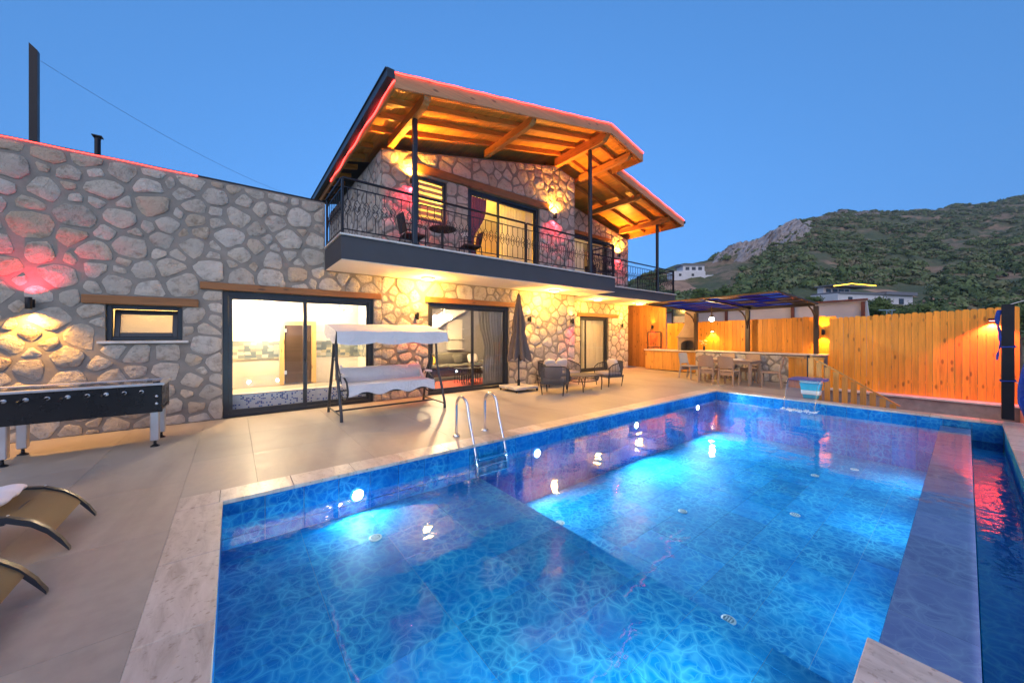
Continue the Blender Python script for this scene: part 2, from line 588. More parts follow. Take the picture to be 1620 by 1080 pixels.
# ----------------------------------------------------------------- terrain
FW = Vector((math.cos(R_(51.94)), math.sin(R_(51.94)), 0))
RT = Vector((math.sin(R_(51.94)), -math.cos(R_(51.94)), 0))
RIDGE = [(-1.6, 300, 1), (-.9, 300, 2), (-.3, 260, 8), (.10, 230, 22), (.34, 215, 34), (.445, 212, 42), (.534, 215, 46), (.605, 225, 55.5), (.694, 245, 67),
         (.74, 262, 79), (.80, 285, 93), (.87, 315, 108), (.943, 345, 121), (1.05, 380, 133), (1.19, 400, 141.5),
         (1.263, 410, 150.5), (1.35, 420, 158), (1.44, 425, 168), (1.75, 430, 172), (2.4, 420, 168), (3.4, 380, 150)]
def hash2(x, y, k=0.0):
    return math.sin(x * 12.9898 + y * 78.233 + k) * .5 + math.sin(x * 4.1 + y * 9.7 + 1.3 + k) * .5
def ridge_at(a):
    for (a0, p0, z0), (a1, p1, z1) in zip(RIDGE[:-1], RIDGE[1:]):
        if a <= a1:
            u = max(0, (a - a0) / (a1 - a0)); return p0 + (p1 - p0) * u, z0 + (z1 - z0) * u
    return RIDGE[-1][1:]
def fbm(x, y):
    s = 0; am = 1; fr = 1
    for k in range(5):
        s += am * math.sin(x * fr * 1.7 + 1.9 * k + 1.3 * math.sin(y * fr * 1.1 + k)) * math.cos(y * fr * 1.3 - 2.1 * k + .9 * math.sin(x * fr * .8))
        am *= .5; fr *= 2.03
    return s
def terrain(a, s):
    """a: bearing (tangent from the view axis), s: 0 at the garden, 1 at the ridge, up to 1.6 beyond"""
    pr, zr = ridge_at(a)
    p = 24 + (pr - 24) * s
    q = a * p
    if s <= 1: z = -3.2 + (zr + 3.2) * (s ** 1.25)
    else: z = zr * max(-.2, 1 - (s - 1) * 1.3)
    amp = min(1.0, p / 250) * (1 - .75 * math.exp(-((s - 1) * 9) ** 2))
    z += fbm(p * .035, q * .035) * 3.2 * amp
    z += fbm(p * .16, q * .16) * .8 * amp + fbm(a * 23, 3.1) * 1.0 * math.exp(-((s - 1) * 8) ** 2)
    return FW * p + RT * q + Vector((0, 0, z))
def on_terrain(a, y_el):
    """point on the slope seen at tangent of elevation y_el"""
    best = None
    for i in range(1, 400):
        P = terrain(a, i / 400)
        p = P.dot(FW)
        if (P.z - 1.55) / p >= y_el: return P
    return terrain(a, .95)

def hill_mat():
    m, nt, p = nodes_of('scrubby hillside soil')
    v = vec_pos(nt)
    n1 = noise(nt, v, .045, 6, .6); n2 = noise(nt, v, .5, 5, .65)
    b = ramp(nt, n1.outputs['Fac'], [(.36, (.065, .095, .034)), (.50, (.105, .115, .050)), (.60, (.27, .19, .12))])
    b = mixc(nt, b, ramp(nt, n2.outputs['Fac'], [(.3, (.55, .55, .5)), (.62, (1.1, 1.05, 1))]), 1.0, 'MULTIPLY')
    nt.links.new(b, p.inputs['Base Color']); p.inputs['Roughness'].default_value = .95
    nt.links.new(bump(nt, n2.outputs['Fac'], .8, .6), p.inputs['Normal'])
    return m
hill_m = hill_mat()
hm = MB()
AA = [-.9 + i * (3.3 / 150) for i in range(151)]
SS = [(j / 60) * 1.5 for j in range(61)]
hm.grid(lambda u, w: terrain(AA[int(round(u * 150))], SS[int(round(w * 60))]), 150, 60)
hill = hm.build('hillside', hill_m, smooth=180, recalc=False, org=(0, 0, -3))
tag(hill, kind='structure')
gm = MB()
gm.add([(-2500, -2500, -3.6), (2500, -2500, -3.6), (2500, 2500, -3.6), (-2500, 2500, -3.6)], [(0, 1, 2, 3)])
tag(gm.build('ground', hill_m), kind='structure')

# ----------------------------------------------------------------- deck
def tiles(parent, x0, x1, y0, y1, sx, sy, z0, z1, m, name, gap=.002, c=.002, ox=0.0, oy=0.0, cache={}):
    nx = []; x = x0 - (ox % sx)
    while x < x1 - 1e-6:
        nx.append((max(x, x0), min(x + sx, x1))); x += sx
    ny = []; y = y0 - (oy % sy)
    while y < y1 - 1e-6:
        ny.append((max(y, y0), min(y + sy, y1))); y += sy
    for a0, a1 in nx:
        for b0, b1 in ny:
            if a1 - a0 < .03 or b1 - b0 < .03: continue
            w, d, h = a1 - a0 - gap, b1 - b0 - gap, z1 - z0
            key = (name, m.name, round(w, 3), round(d, 3), round(h, 3))
            if key not in cache:
                b = MB(); b.obox(Matrix.Translation((0, 0, h / 2)), w, d, h, c)
                me = bpy.data.meshes.new(name); me.from_pydata([tuple(p) for p in b.v], [], b.f)
                me.materials.append(m); cache[key] = me
            mesh_obj(name, cache[key], parent, ((a0 + a1) / 2, (b0 + b1) / 2, z0))

def bed(name, rects, z0, z1, m):
    b = MB()
    for (x0, x1, y0, y1) in rects: b.box(x0, x1, y0, y1, z0, z1)
    o = b.build(name, m)
    return tag(o, kind='structure')

CW = .31                     # coping width
joint_m = mat('deck joint', (.27, .24, .22), .9, var=.05)
deck = bed('deck', [(-5, PX0 - CW, -1.6, YW), (PX0 - CW, 15.4, PY1 + CW, YW), (XC, 15.4, YW, YR), (PX1 + CW, 15.4, 2.45, PY1 + CW)], -.30, -.012, joint_m)
D = dict(sx=1.2, sy=1.2, z0=-.012, z1=0.0, m=deck_m, name='deck_slab', c=.0008)
tiles(deck, -5 + 1.6, PX0 - CW, -.4, YW, ox=.3, oy=.5, **D)
tiles(deck, PX0 - CW, 15.4, PY1 + CW, YW, ox=.6, oy=0, **D)
tiles(deck, XC, 15.4, YW, YR, ox=.0, oy=.2, **D)
tiles(deck, PX1 + CW, 15.4, 2.45, PY1 + CW, ox=.3, oy=.3, **D)

# ----------------------------------------------------------------- pool basin
basin = MB()
basin.box(PX0 - .2, XS, PYL - .1, PY1 + .2, ZSH - .6, ZSH - .003)          # shelf body
basin.box(XS, PX1 + .2, PYO - .02, PY1 + .2, ZDP - .2, ZDP - .003)
basin.box(PX0 - .2, PX1 + .2, PY1 + .012, PY1 + .2, ZDP - .2, -.03)        # house-side wall
basin.box(PX1 + .012, PX1 + .2, PYC - .02, PY1 + .2, ZDP - .2, -.03)        # far wall
basin.box(PX0 - .2, PX0 - .012, PYL - .1, PY1 + .2, ZDP - .2, -.03)
basin.box(XS - .2, PX1 + .02, PYO + .012, PYL - .012, ZDP - .2, ZW - .032)  # overflow weir
basin.box(PX0 - .2, 2.56 - .012, -.6, PYL - .012, ZDP - .2, -.03)
pool = basin.build('pool_basin', grout_m)
tag(pool, kind='structure')
def floor_tiles(x0, x1, y0, y1, z, sx, sy, m, ox=0, oy=0):
    tiles(pool, x0, x1, y0, y1, sx, sy, z - .012, z, m, 'floor_tile', gap=.003, c=.0006, ox=ox, oy=oy)
floor_tiles(PX0, XS, PYL, PY1, ZSH, .68, .47, floor_tile_m, ox=.05)
floor_tiles(XS, PX1, PYL, PY1, ZDP, .68, .47, floor_tile_m, ox=.3)
floor_tiles(2.56, PX1, PYO, PYL, ZW - .02, .68, .36, ledge_tile_m)
WT = {}
def wall_tiles(axis, plane, a0, a1, zs, m, flip=1, w=.335):
    """glazed tiles on a vertical face; axis: 'x' runs along x with the face looking to -y"""
    a = a0
    while a < a1 - .03:
        b = min(a + w, a1)
        for z0, z1 in zs:
            key = (axis, round(b - a, 3), round(z1 - z0, 3), m.name)
            if key not in WT:
                q = MB(); ww, hh = b - a - .004, z1 - z0 - .004
                if axis == 'x': q.obox(Matrix.Translation((0, 0, hh / 2)), ww, .012, hh, .002)
                else: q.obox(Matrix.Translation((0, 0, hh / 2)), .012, ww, hh, .002)
                me = bpy.data.meshes.new('wall_tile'); me.from_pydata([tuple(p) for p in q.v], [], q.f)
                me.materials.append(m); WT[key] = me
            c = (a + b) / 2
            mesh_obj('wall_tile', WT[key], pool, (c, plane, z0) if axis == 'x' else (plane, c, z0))
        a = b
ROWS = [(-.36, -.03), (-.72, -.36), (-1.10, -.72)]
wall_tiles('x', PY1 + .006, PX0, XS, [(-.47, -.36), (-.36, -.03)], wall_tile_m)
wall_tiles('x', PY1 + .006, XS, PX1, ROWS, wall_tile_m)
wall_tiles('y', PX1 + .006, PYC, PY1, ROWS, wall_tile_m)
wall_tiles('y', XS + .001, PYL, PY1, [(-1.10, -.78), (-.78, ZSH - .014)], wall_tile_m, w=.47)
wall_tiles('y', PX0 - .006, PYL, PY1, [(-.47, -.36), (-.36, -.03)], wall_tile_m)
wall_tiles('x', PYL - .001, XS, PX1, [(-1.10, -.72), (-.72, ZW - .034)], wall_tile_m, w=.68)
chan = MB()
chan.box(2.56, PX1 + .2, PYC - .05, PYO - .014, -.62, -.50)
chan.box(2.2, PX1 + .4, PYC - .25, PYC - .012, -.62, -.03)
channel = chan.build('overflow_channel', floor_tile_m); tag(channel, kind='structure')
wall_tiles('x', PYO + .0055, 2.56, PX1, [(-.50, ZW - .022)], wall_tile_m, w=.68)

w = MB()
w.grid(lambda u, v: Vector((PX0 + u * (2.56 - PX0), PYL + v * (PY1 - PYL), ZW)), 4, 4)
w.grid(lambda u, v: Vector((2.56 + u * (PX1 - 2.56), PYO + v * (PY1 - PYO), ZW)), 4, 4)
pw = w.build('pool_water', water_m, recalc=False, org=(5, 2, ZW)); tag(pw, kind='structure')
w = MB()
w.grid(lambda u, v: Vector((2.56 + u * (PX1 - 2.56), PYC + v * (PYO - .014 - PYC), -.36)), 4, 2)
tag(w.build('overflow_water', channel_water_m, recalc=False, org=(5, -.2, -.36)), kind='structure')
# the two grids face up
for o_ in (pw, bpy.data.objects['overflow_water']):
    if o_.data.polygons[0].normal.z < 0: o_.data.flip_normals()

# ----------------------------------------------------------------- coping slabs
cop = MB()
cop.box(PX0 - CW + .02, PX1 + CW - .02, PY1 + .02, PY1 + CW - .004, -.25, -.034)
cop.box(PX0 - CW + .02, PX0 - .02, -.6, PY1 + .02, -.25, -.034)
coping = cop.build('pool_coping', concrete_m); tag(coping, kind='structure')
def cslab(x0, x1, y0, y1, z=.004):
    b = MB(); b.box(x0, x1, y0, y1, -.034, z, .004)
    b.build('coping_slab', trav_m, coping)
r2 = random.Random(3)
def run(a0, a1, fn, lo=.58, hi=.62):
    a = a0
    while a < a1 - .02:
        b = min(a1, a + r2.uniform(lo, hi))
        if a1 - b < .2: b = a1
        fn(a + .0015, b - .0015); a = b
run(PX0 - .012, PX1 + CW, lambda a, b: cslab(a, b, PY1 - .012, PY1 + CW))
run(-.6, PY1 - .014, lambda a, b: cslab(PX0 - CW, PX0 + .012, a, b), .74, .82)
cslab(PX0 - CW, PX0 - .014, PY1 - .010, PY1 + CW)
run(-.75, PY1 - .014, lambda a, b: cslab(PX1 - .012, PX1 + CW, a, b))
# coping beside the shelf in front and outside the overflow channel
run(.6, 2.56, lambda a, b: cslab(a, b, PYL - .60, PYL + .012))
run(2.2, PX1 - .014, lambda a, b: cslab(a, b, PYC - CW, PYC + .012))
# lower ground beyond the far end of the pool, where steps go down
st = MB()
st.box(PX1 + CW, 13.9, -4, 2.45, -1.5, -.95)
tag(st.build('lower_path', concrete_m), kind='structure')
# neighbouring plot right of the pool
pl = MB(); pl.box(-5, 16, -8, PYC - CW - .004, -.5, -.06)
tag(pl.build('side_paving', concrete_m), kind='structure')
# ================================================================= rubble masonry
def clip(poly, nx, ny, c):
    """keep nx*x+ny*y <= c"""
    out = []
    n = len(poly)
    for i in range(n):
        p = poly[i]; q = poly[(i + 1) % n]
        dp = nx * p[0] + ny * p[1] - c; dq = nx * q[0] + ny * q[1] - c
        if dp <= 0: out.append(p)
        if (dp < 0 < dq) or (dq < 0 < dp):
            t = dp / (dp - dq)
            out.append((p[0] + (q[0] - p[0]) * t, p[1] + (q[1] - p[1]) * t))
    return out

def area(poly):
    return .5 * sum(poly[i][0] * poly[(i + 1) % len(poly)][1] - poly[(i + 1) % len(poly)][0] * poly[i][1] for i in range(len(poly)))

def voronoi_stones(bounds, top, opens, r, rnd, gap=.0205):
    """rubble outlines in a wall face; top(a) is the wall's top edge"""
    a0, a1, z0, z1 = bounds
    pts = []
    base = int((a1 - a0) * (z1 - z0) / (r * r))
    for k, n in ((1.65, .25), (1.35, .8), (1.1, 5), (.9, 9), (.62, 9)):    # big stones first, then the fillers
        for _ in range(int(base * n)):
            a = rnd.uniform(a0, a1); z = rnd.uniform(z0, z1)
            if z > top(a) - .04: continue
            if any(o[0] - .03 < a < o[1] + .03 and o[2] - .03 < z < o[3] + .03 for o in opens): continue
            rr = r * k * rnd.uniform(.92, 1.08)
            if all((a - p[0]) ** 2 / 1.45 + (z - p[1]) ** 2 * 1.3 > (.5 * (rr + p[2])) ** 2 for p in pts):
                pts.append((a, z, rr))
    res = []
    for i, (a, z, rr) in enumerate(pts):
        poly = [(a0, z0), (a1, z0), (a1, z1), (a0, z1)]
        g = gap * rnd.uniform(.6, 1.5)
        for j, (b, y, qq) in enumerate(pts):
            if i == j: continue
            dx, dy = b - a, y - z
            d = math.hypot(dx, dy)
            if d > 1.6: continue
            dx /= d; dy /= d
            m = d * (.5 + .42 * (rr - qq) / (rr + qq))
            poly = clip(poly, dx, dy, dx * a + dy * z + m - g)
            if len(poly) < 3: break
        if len(poly) < 3: continue
        for o in opens:
            if not poly: break
            xs = [p[0] for p in poly]; zs = [p[1] for p in poly]
            if max(xs) < o[0] or min(xs) > o[1] or max(zs) < o[2] or min(zs) > o[3]: continue
            sep = [(o[0] - a, (1, 0, o[0] - .004)), (a - o[1], (-1, 0, -o[1] - .004)), (o[2] - z, (0, 1, o[2] - .004)), (z - o[3], (0, -1, -o[3] - .004))]
            _, h = max(sep, key=lambda t: t[0])
            poly = clip(poly, *h)
        if len(poly) < 3: continue
        ta, tb = top(a - .2), top(a + .2)
        sl = (tb - ta) / .4; L = math.hypot(sl, 1)
        poly = clip(poly, -sl / L, 1 / L, (top(a) - sl * a) / L - .03)
        poly = clip(poly, -1, 0, -a0 - .004); poly = clip(poly, 1, 0, a1 - .004) if poly else poly
        poly = clip(poly, 0, -1, -z0 - .01) if poly else poly
        if len(poly) < 3 or area(poly) < .006: continue
        want = rnd.choice((4, 5, 5, 5, 6, 6, 7))      # few, straight sides: drop the least telling corners
        while len(poly) > want:
            m_ = len(poly)
            poly.pop(min(range(m_), key=lambda k: abs((poly[k][0] - poly[k - 1][0]) * (poly[(k + 1) % m_][1] - poly[k - 1][1]) - (poly[(k + 1) % m_][0] - poly[k - 1][0]) * (poly[k][1] - poly[k - 1][1]))))
        # knock off the corners, break up the long edges
        rs = []
        n = len(poly)
        for k in range(n):
            p = poly[k - 1]; q = poly[k]; w = poly[(k + 1) % n]
            f0 = rnd.uniform(.08, .22); f1 = rnd.uniform(.08, .22)
            L0 = math.hypot(p[0] - q[0], p[1] - q[1]); L1 = math.hypot(w[0] - q[0], w[1] - q[1])
            if min(L0, L1) < .035: rs.append(((p[0] + 4 * q[0] + w[0]) / 6, (p[1] + 4 * q[1] + w[1]) / 6))
            else:
                rs.append((q[0] + (p[0] - q[0]) * f0, q[1] + (p[1] - q[1]) * f0)); rs.append((q[0] + (w[0] - q[0]) * f1, q[1] + (w[1] - q[1]) * f1))
            if L1 > .16:
                t = rnd.uniform(.42, .6); e_ = rnd.uniform(-.006, .012) / L1; rs.append((q[0] + (w[0] - q[0]) * t + (w[1] - q[1]) * e_, q[1] + (w[1] - q[1]) * t - (w[0] - q[0]) * e_))
        cx = sum(p[0] for p in rs) / len(rs); cz = sum(p[1] for p in rs) / len(rs)
        rs = [(cx + (p[0] - cx) * (1 + rnd.uniform(-.05, .02)), cz + (p[1] - cz) * (1 + rnd.uniform(-.05, .02))) for p in rs]
        res.append((cx, cz, rs))
    return res

def stone_geo(mb, st, P, rnd):
    """a broken face: flat heart cut by a few slanting facets"""
    cx, cz, rs = st
    n = len(rs)
    size = math.sqrt(abs(area(rs)))
    h = min(.034, .010 + size * .050) * rnd.uniform(.75, 1.25)
    tx, tz = rnd.uniform(-.05, .05), rnd.uniform(-.06, .06)
    facets = []
    for _ in range(rnd.choice((1, 2, 2, 3))):
        an = rnd.uniform(0, 2 * PI); facets.append((math.cos(an), math.sin(an), size * rnd.uniform(.02, .30), rnd.uniform(.10, .34)))
    def depth(a, z):
        d = h + tx * a + tz * z
        for (nx, nz, o, k) in facets: d -= k * max(0, nx * a + nz * z - o)
        return d
    vs = []
    for k, s_ in enumerate((1.0, .965, .80, .42)):
        for (a, z) in rs:
            da, dz = (a - cx) * s_, (z - cz) * s_
            if k == 0: d = -.012
            elif k == 1: d = max(.004, depth(da, dz) * .62 + rnd.uniform(-.10, .10) * h)
            else: d = max(.006, depth(da, dz) + rnd.uniform(-.16, .16) * h)
            vs.append(P(cx + da, cz + dz, d))
    vs.append(P(cx, cz, max(.006, depth(0, 0))))
    fs = []
    for k in range(3):
        for i in range(n):
            j = (i + 1) % n
            fs.append((k * n + i, k * n + j, (k + 1) * n + j, (k + 1) * n + i))
    c = 4 * n
    for i in range(n): fs.append((3 * n + i, 3 * n + (i + 1) % n, c))
    mb.add(vs, fs)

singly_not = MB()      # the smallest-looking stones of the villa, joined
def masonry(parent, name, P, bounds, tops, opens, r=.33, seed=1, singly=True, hide=(), thick=.30, mortar=None, flat=None):
    """a wall part of `parent` with recessed mortar and stones; P(a,z,d) maps along / up / out.
    tops: [(a, z)...] top edge; opens: real openings; hide: stretches with no stones"""
    rnd = random.Random(seed)
    a0, a1, z0, z1 = bounds
    def top(a):
        for (p, zp), (q, zq) in zip(tops[:-1], tops[1:]):
            if a <= q: return zp + (zq - zp) * max(0, (a - p)) / (q - p)
        return tops[-1][1]
    xs = sorted(set([a0, a1] + [t[0] for t in tops if a0 < t[0] < a1] + [o[0] for o in opens] + [o[1] for o in opens]))
    mb = MB()
    for x, y in zip(xs[:-1], xs[1:]):
        mid = (x + y) / 2
        cuts = sorted((o[2], o[3]) for o in opens if o[0] <= mid <= o[1])
        lo = z0
        for c0, c1 in cuts + [(None, None)]:
            if c0 is None: pl = [(x, lo), (y, lo), (y, top(y)), (x, top(x))]
            else: pl = [(x, lo), (y, lo), (y, c0), (x, c0)]
            if abs(area(pl)) > 1e-4: mb.prism(pl, P, 0.0, -thick)
            lo = c1
    wall = mb.build(name, mortar or mortar_m, parent)
    if flat: top = lambda a: flat
    stones = voronoi_stones(bounds, top, list(opens) + list(hide), r, rnd)
    if singly:
        for s in stones:
            b = MB(); stone_geo(b, s, P, rnd)
            b.build('stone', stone_m, wall, smooth=38)
    else:
        for s in stones: stone_geo(singly_not, s, P, rnd)
    return wall

def stone_variegated():
    """joined masonry: the tone changes from stone to stone by mesh island"""
    m = stone_mat('limestone rubble by island')
    nt = m.node_tree
    for l in list(nt.links):
        if l.from_node.bl_idname == 'ShaderNodeObjectInfo':
            to = l.to_socket; nt.links.remove(l)
            g = N(nt, 'ShaderNodeNewGeometry'); nt.links.new(g.outputs['Random Per Island'], to)
    return m
stone_var_m = stone_variegated()

def front(Y):
    return lambda a, z, d: Vector((a, Y - d, z))
def leftside(X):
    return lambda a, z, d: Vector((X - d, a, z))

# ----------------------------------------------------------------- doors and windows
def sliding_door(parent, x0, x1, z0, z1, Y, xm, label=None, fw=.085, two=True):
    """anthracite sliding door set in a reveal; panes are sub-parts"""
    b = MB()
    b.box(x0, x0 + fw, Y, Y + .11, z0, z1, .006); b.box(x1 - fw, x1, Y, Y + .11, z0, z1, .006)
    b.box(x0 + fw, x1 - fw, Y, Y + .11, z1 - fw, z1, .006); b.box(x0 + fw, x1 - fw, Y, Y + .11, z0, z0 + .07, .006)
    # the sliding leaf in front
    b.box(x0 + fw, x0 + fw + .06, Y + .012, Y + .05, z0 + .07, z1 - fw); b.box(xm - .035, xm + .035, Y + .012, Y + .05, z0 + .07, z1 - fw)
    b.box(x0 + fw + .06, xm - .035, Y + .012, Y + .05, z0 + .07, z0 + .14); b.box(x0 + fw + .06, xm - .035, Y + .012, Y + .05, z1 - fw - .06, z1 - fw)
    b.box(x1 - fw - .05, x1 - fw, Y + .06, Y + .10, z0 + .07, z1 - fw)
    b.box(xm + .035, x1 - fw - .05, Y + .06, Y + .10, z0 + .07, z0 + .13); b.box(xm + .035, x1 - fw - .05, Y + .06, Y + .10, z1 - fw - .06, z1 - fw)
    d = b.build('sliding_door', frame_m, parent)
    if label: d['label'] = label
    p = MB(); p.box(x0 + fw + .055, xm - .03, Y + .028, Y + .034, z0 + .135, z1 - fw - .055); p.build('pane', glass_m, d)
    p = MB(); p.box(xm + .03, x1 - fw - .045, Y + .078, Y + .084, z0 + .125, z1 - fw - .055); p.build('pane', glass_m, d)
    h = MB(); h.box(xm - .012, xm + .012, Y - .012, Y + .012, z0 + .95, z0 + 1.15, .004); h.build('handle', black_m, d)
    return d

def lintel(parent, x0, x1, z0, z1, Y, d=.045):
    b = MB(); b.box(x0, x1, Y - d, Y + .10, z0, z1, .008)
    b.build('lintel', lintel_m, parent)

def room(parent, x0, x1, y0, y1, z0, z1, mw, mf, mc):
    b = MB()
    b.box(x0 - .1, x0, y0, y1, z0, z1, mi=0); b.box(x1, x1 + .1, y0, y1, z0, z1, mi=0)
    b.box(x0 - .1, x1 + .1, y1, y1 + .1, z0, z1, mi=0)
    b.box(x0 - .1, x1 + .1, y0, y1 + .1, z0 - .08, z0, mi=1)
    b.box(x0 - .1, x1 + .1, y0, y1 + .1, z1, z1 + .08, mi=2)
    return b.build('room_interior', [mw, mf, mc], parent)

floor_in_m = mat('interior floor tile', (.40, .34, .28), .35, var=.1)

# ================================================================= single-storey wing
wing = thing('stone_annex', 'low flat-roofed stone wing left of the two-storey villa, behind the table football', 'building', (-.6, YW, 0))
DOOR1 = (-.16, 2.54, 0.0, 2.36)
WIN1 = (-1.60, -.70, 1.45, 2.03)
masonry(wing, 'annex_wall', front(YW), (-3.5, 2.72, 0, 4.34), [(-3.5, 4.34), (1.53, 4.34), (1.531, 2.905), (2.72, 2.905)],
        [DOOR1, WIN1], r=.226, seed=11, flat=4.34, hide=[(1.52, 2.72, 2.89, 4.4), (-.47, 2.72, 2.34, 2.48), (-1.84, -.49, 2.03, 2.18), (-1.7, -.62, 1.39, 1.45)])
b = MB(); b.box(-3.5, 1.50, YW + .001, YW + .34, 4.345, 4.375); b.build('parapet_cap', iron_m, wing)
b = MB(); b.box(-3.5, 1.5, YW + .3, 14, 4.0, 4.1); b.build('flat_roof', concrete_m, wing)
b = MB(); b.box(1.40, 1.52, YW + .302, 14, 2.95, 4.335); b.build('parapet_return', mortar_m, wing)
b = MB(); b.tube([(-3.5 + i * .25, YW - .004 - .003 * math.sin(i * 2.1), 4.352 + .004 * math.sin(i * 1.7)) for i in range(13)], .008, 6); b.build('led_strip', led_m, wing)
lintel(wing, -.47, 2.70, 2.362, 2.49, YW)
lintel(wing, -1.84, -.49, 2.035, 2.17, YW)
b = MB(); b.box(-1.68, -.62, YW - .06, YW + .12, 1.405, 1.445, .004); b.build('window_sill', marble_m, wing)
sliding_door(wing, DOOR1[0], DOOR1[1], .0, 2.355, YW + .06, 1.17, 'anthracite sliding door in front of the bright bath room')
# tilted bathroom window
b = MB()
x0, x1, z0, z1 = -1.595, -.705, 1.452, 2.025
b.box(x0, x0 + .06, YW + .05, YW + .13, z0, z1, .005); b.box(x1 - .06, x1, YW + .05, YW + .13, z0, z1, .005)
b.box(x0 + .06, x1 - .06, YW + .05, YW + .13, z0, z0 + .06, .005); b.box(x0 + .06, x1 - .06, YW + .05, YW + .13, z1 - .06, z1, .005)
wnd = b.build('window', frame_m, wing)
b = MB()
Mt = Matrix.Translation(((x0 + x1) / 2, YW + .12, z0 + .055)) @ Matrix.Rotation(R_(-13), 4, 'X')
W_, H_ = .76, .46
for (cx, cz, sx, sz) in ((-W_ / 2 + .035, H_ / 2, .07, H_), (W_ / 2 - .035, H_ / 2, .07, H_), (0, .035, W_ - .14, .07), (0, H_ - .035, W_ - .14, .07)):
    b.obox(Mt @ Matrix.Translation((cx, 0, cz)), sx, .05, sz, .005)
sash = b.build('sash', frame_m, wnd)
frost_m = mat('frosted lit glass', (.8, .72, .6), .5, var=.03)
frost_m.node_tree.nodes['Principled BSDF'].inputs['Transmission Weight'].default_value = .7
b = MB(); b.obox(Mt @ Matrix.Translation((0, 0, H_ / 2)), W_ - .13, .008, H_ - .13); b.build('pane', frost_m, wnd)
room(wing, -2.7, -.62, YW + .30, 10.4, .02, 2.75, cream_m, floor_in_m, white_m)

# bath room behind the sliding door
mosaic_m, nt, p_ = nodes_of('blue and white mosaic')
br = N(nt, 'ShaderNodeTexVoronoi', feature='F1', distance='CHEBYCHEV'); br.inputs['Scale'].default_value = 34; br.inputs['Randomness'].default_value = 0
nt.links.new(vec_pos(nt), br.inputs['Vector'])
nz = N(nt, 'ShaderNodeSeparateColor'); nt.links.new(br.outputs['Color'], nz.inputs[0])
cc_ = ramp(nt, nz.outputs[0], [(0, (.72, .72, .74)), (.5, (.66, .70, .78)), (.56, (.03, .06, .30)), (.74, (.10, .22, .5)), (.8, (.74, .74, .74)), (1, (.6, .64, .7))])
for e in cc_.node.color_ramp.elements: pass
cc_.node.color_ramp.interpolation = 'CONSTANT'
gap_ = ramp(nt, br.outputs['Distance'], [(.42, (0, 0, 0)), (.46, (1, 1, 1))])
nt.links.new(mixc(nt, cc_, (.7, .7, .68), gap_), p_.inputs['Base Color']); p_.inputs['Roughness'].default_value = .25
band_m, nt, p_ = nodes_of('patchwork wall tile')
br = N(nt, 'ShaderNodeTexVoronoi', feature='F1', distance='CHEBYCHEV'); br.inputs['Scale'].default_value = 9; br.inputs['Randomness'].default_value = .35
nt.links.new(vec_pos(nt, (1, 1, 1.6)), br.inputs['Vector'])
nz = N(nt, 'ShaderNodeSeparateColor'); nt.links.new(br.outputs['Color'], nz.inputs[0])
cc_ = ramp(nt, nz.outputs[1], [(0, (.20, .22, .20)), (.3, (.42, .38, .26)), (.5, (.12, .15, .17)), (.7, (.50, .46, .36)), (.85, (.27, .31, .30))])
cc_.node.color_ramp.interpolation = 'CONSTANT'
nt.links.new(cc_, p_.inputs['Base Color']); p_.inputs['Roughness'].default_value = .3
bath = room(wing, -.55, 2.62, YW + .30, 10.05, .02, 2.75, cream_m, floor_in_m, white_m)
b = MB(); b.box(-.548, 2.618, 10.035, 10.049, .98, 1.40); b.box(2.606, 2.619, YW + .31, 10.03, .98, 1.40); b.build('tile_band', band_m, wing)
b = MB(); b.box(-.548, 2.61, 8.74, 8.86, .02, .36); b.build('mosaic_ledge', mosaic_m, wing)
b = MB(); b.box(-.548, 2.61, 8.72, 8.88, .362, .39, .004); b.build('ledge_top', marble_m, wing)
b = MB(); b.box(-.548, 2.60, 8.88, 10.03, .02, .34); b.build('bath_platform', floor_in_m, wing)
b = MB()
b.box(.86, .95, 9.98, 10.03, .36, 1.87); b.box(1.52, 1.62, 9.98, 10.03, .36, 1.87); b.box(.95, 1.52, 9.98, 10.03, 1.78, 1.87)
sd = b.build('sauna_door', wood('pine door case', (.62, .38, .14), 2, .8, .4, .05), wing)
b = MB(); b.box(.955, 1.515, 10.0, 10.02, .38, 1.775); b.build('smoked_pane', mat('bronze glass', (.07, .045, .03), .08, var=.05), sd)
b = MB()
for z in (.6, 1.6): b.box(.945, 1.0, 9.985, 9.998, z, z + .09, .003)
b.build('hinge', silver_m, sd)

# ================================================================= two-storey villa
villa = thing('stone_villa', 'two-storey rubble stone villa with balconies and a pine gable roof', 'building', (8, YW + 2, 0))
ZS0, ZS1 = 2.91, 3.35
def roof_top(x):
    return 6.18 + .219 * (x - 2.26) if x <= 8.45 else 7.536 - .202 * (x - 8.45)
RB = .40        # from roof skin to wall head
DOOR2 = (3.88, 6.47, 0.0, 2.36)
UWIN = (3.58, 4.40, 4.40, 5.52)
UDOOR = (5.05, 7.69, 3.36, 5.57)
DOOR3 = (11.12, 12.98, 0.0, 2.29)
UDOOR3 = (10.6, 12.95, 3.30, 5.60)
topsF = [(2.72, roof_top(2.72) - RB), (8.45, roof_top(8.45) - RB), (XC, roof_top(XC) - RB)]
masonry(villa, 'front_wall', front(YW), (2.72, XC, 0, 7.3), topsF, [DOOR2, UWIN, UDOOR], r=.246, seed=23,
        hide=[(2.72, XC, ZS0 - .02, ZS1 + .03), (3.80, 6.66, 2.36, 2.50), (3.50, 8.08, 5.575, 5.80)])
masonry(villa, 'recessed_wall', front(YR), (XC, XE, 0, ZS0), [(XC, ZS0), (XE, ZS0)], [DOOR3], r=.26, seed=31, singly=False,
        hide=[(10.95, 13.7, 2.29, 2.44)])
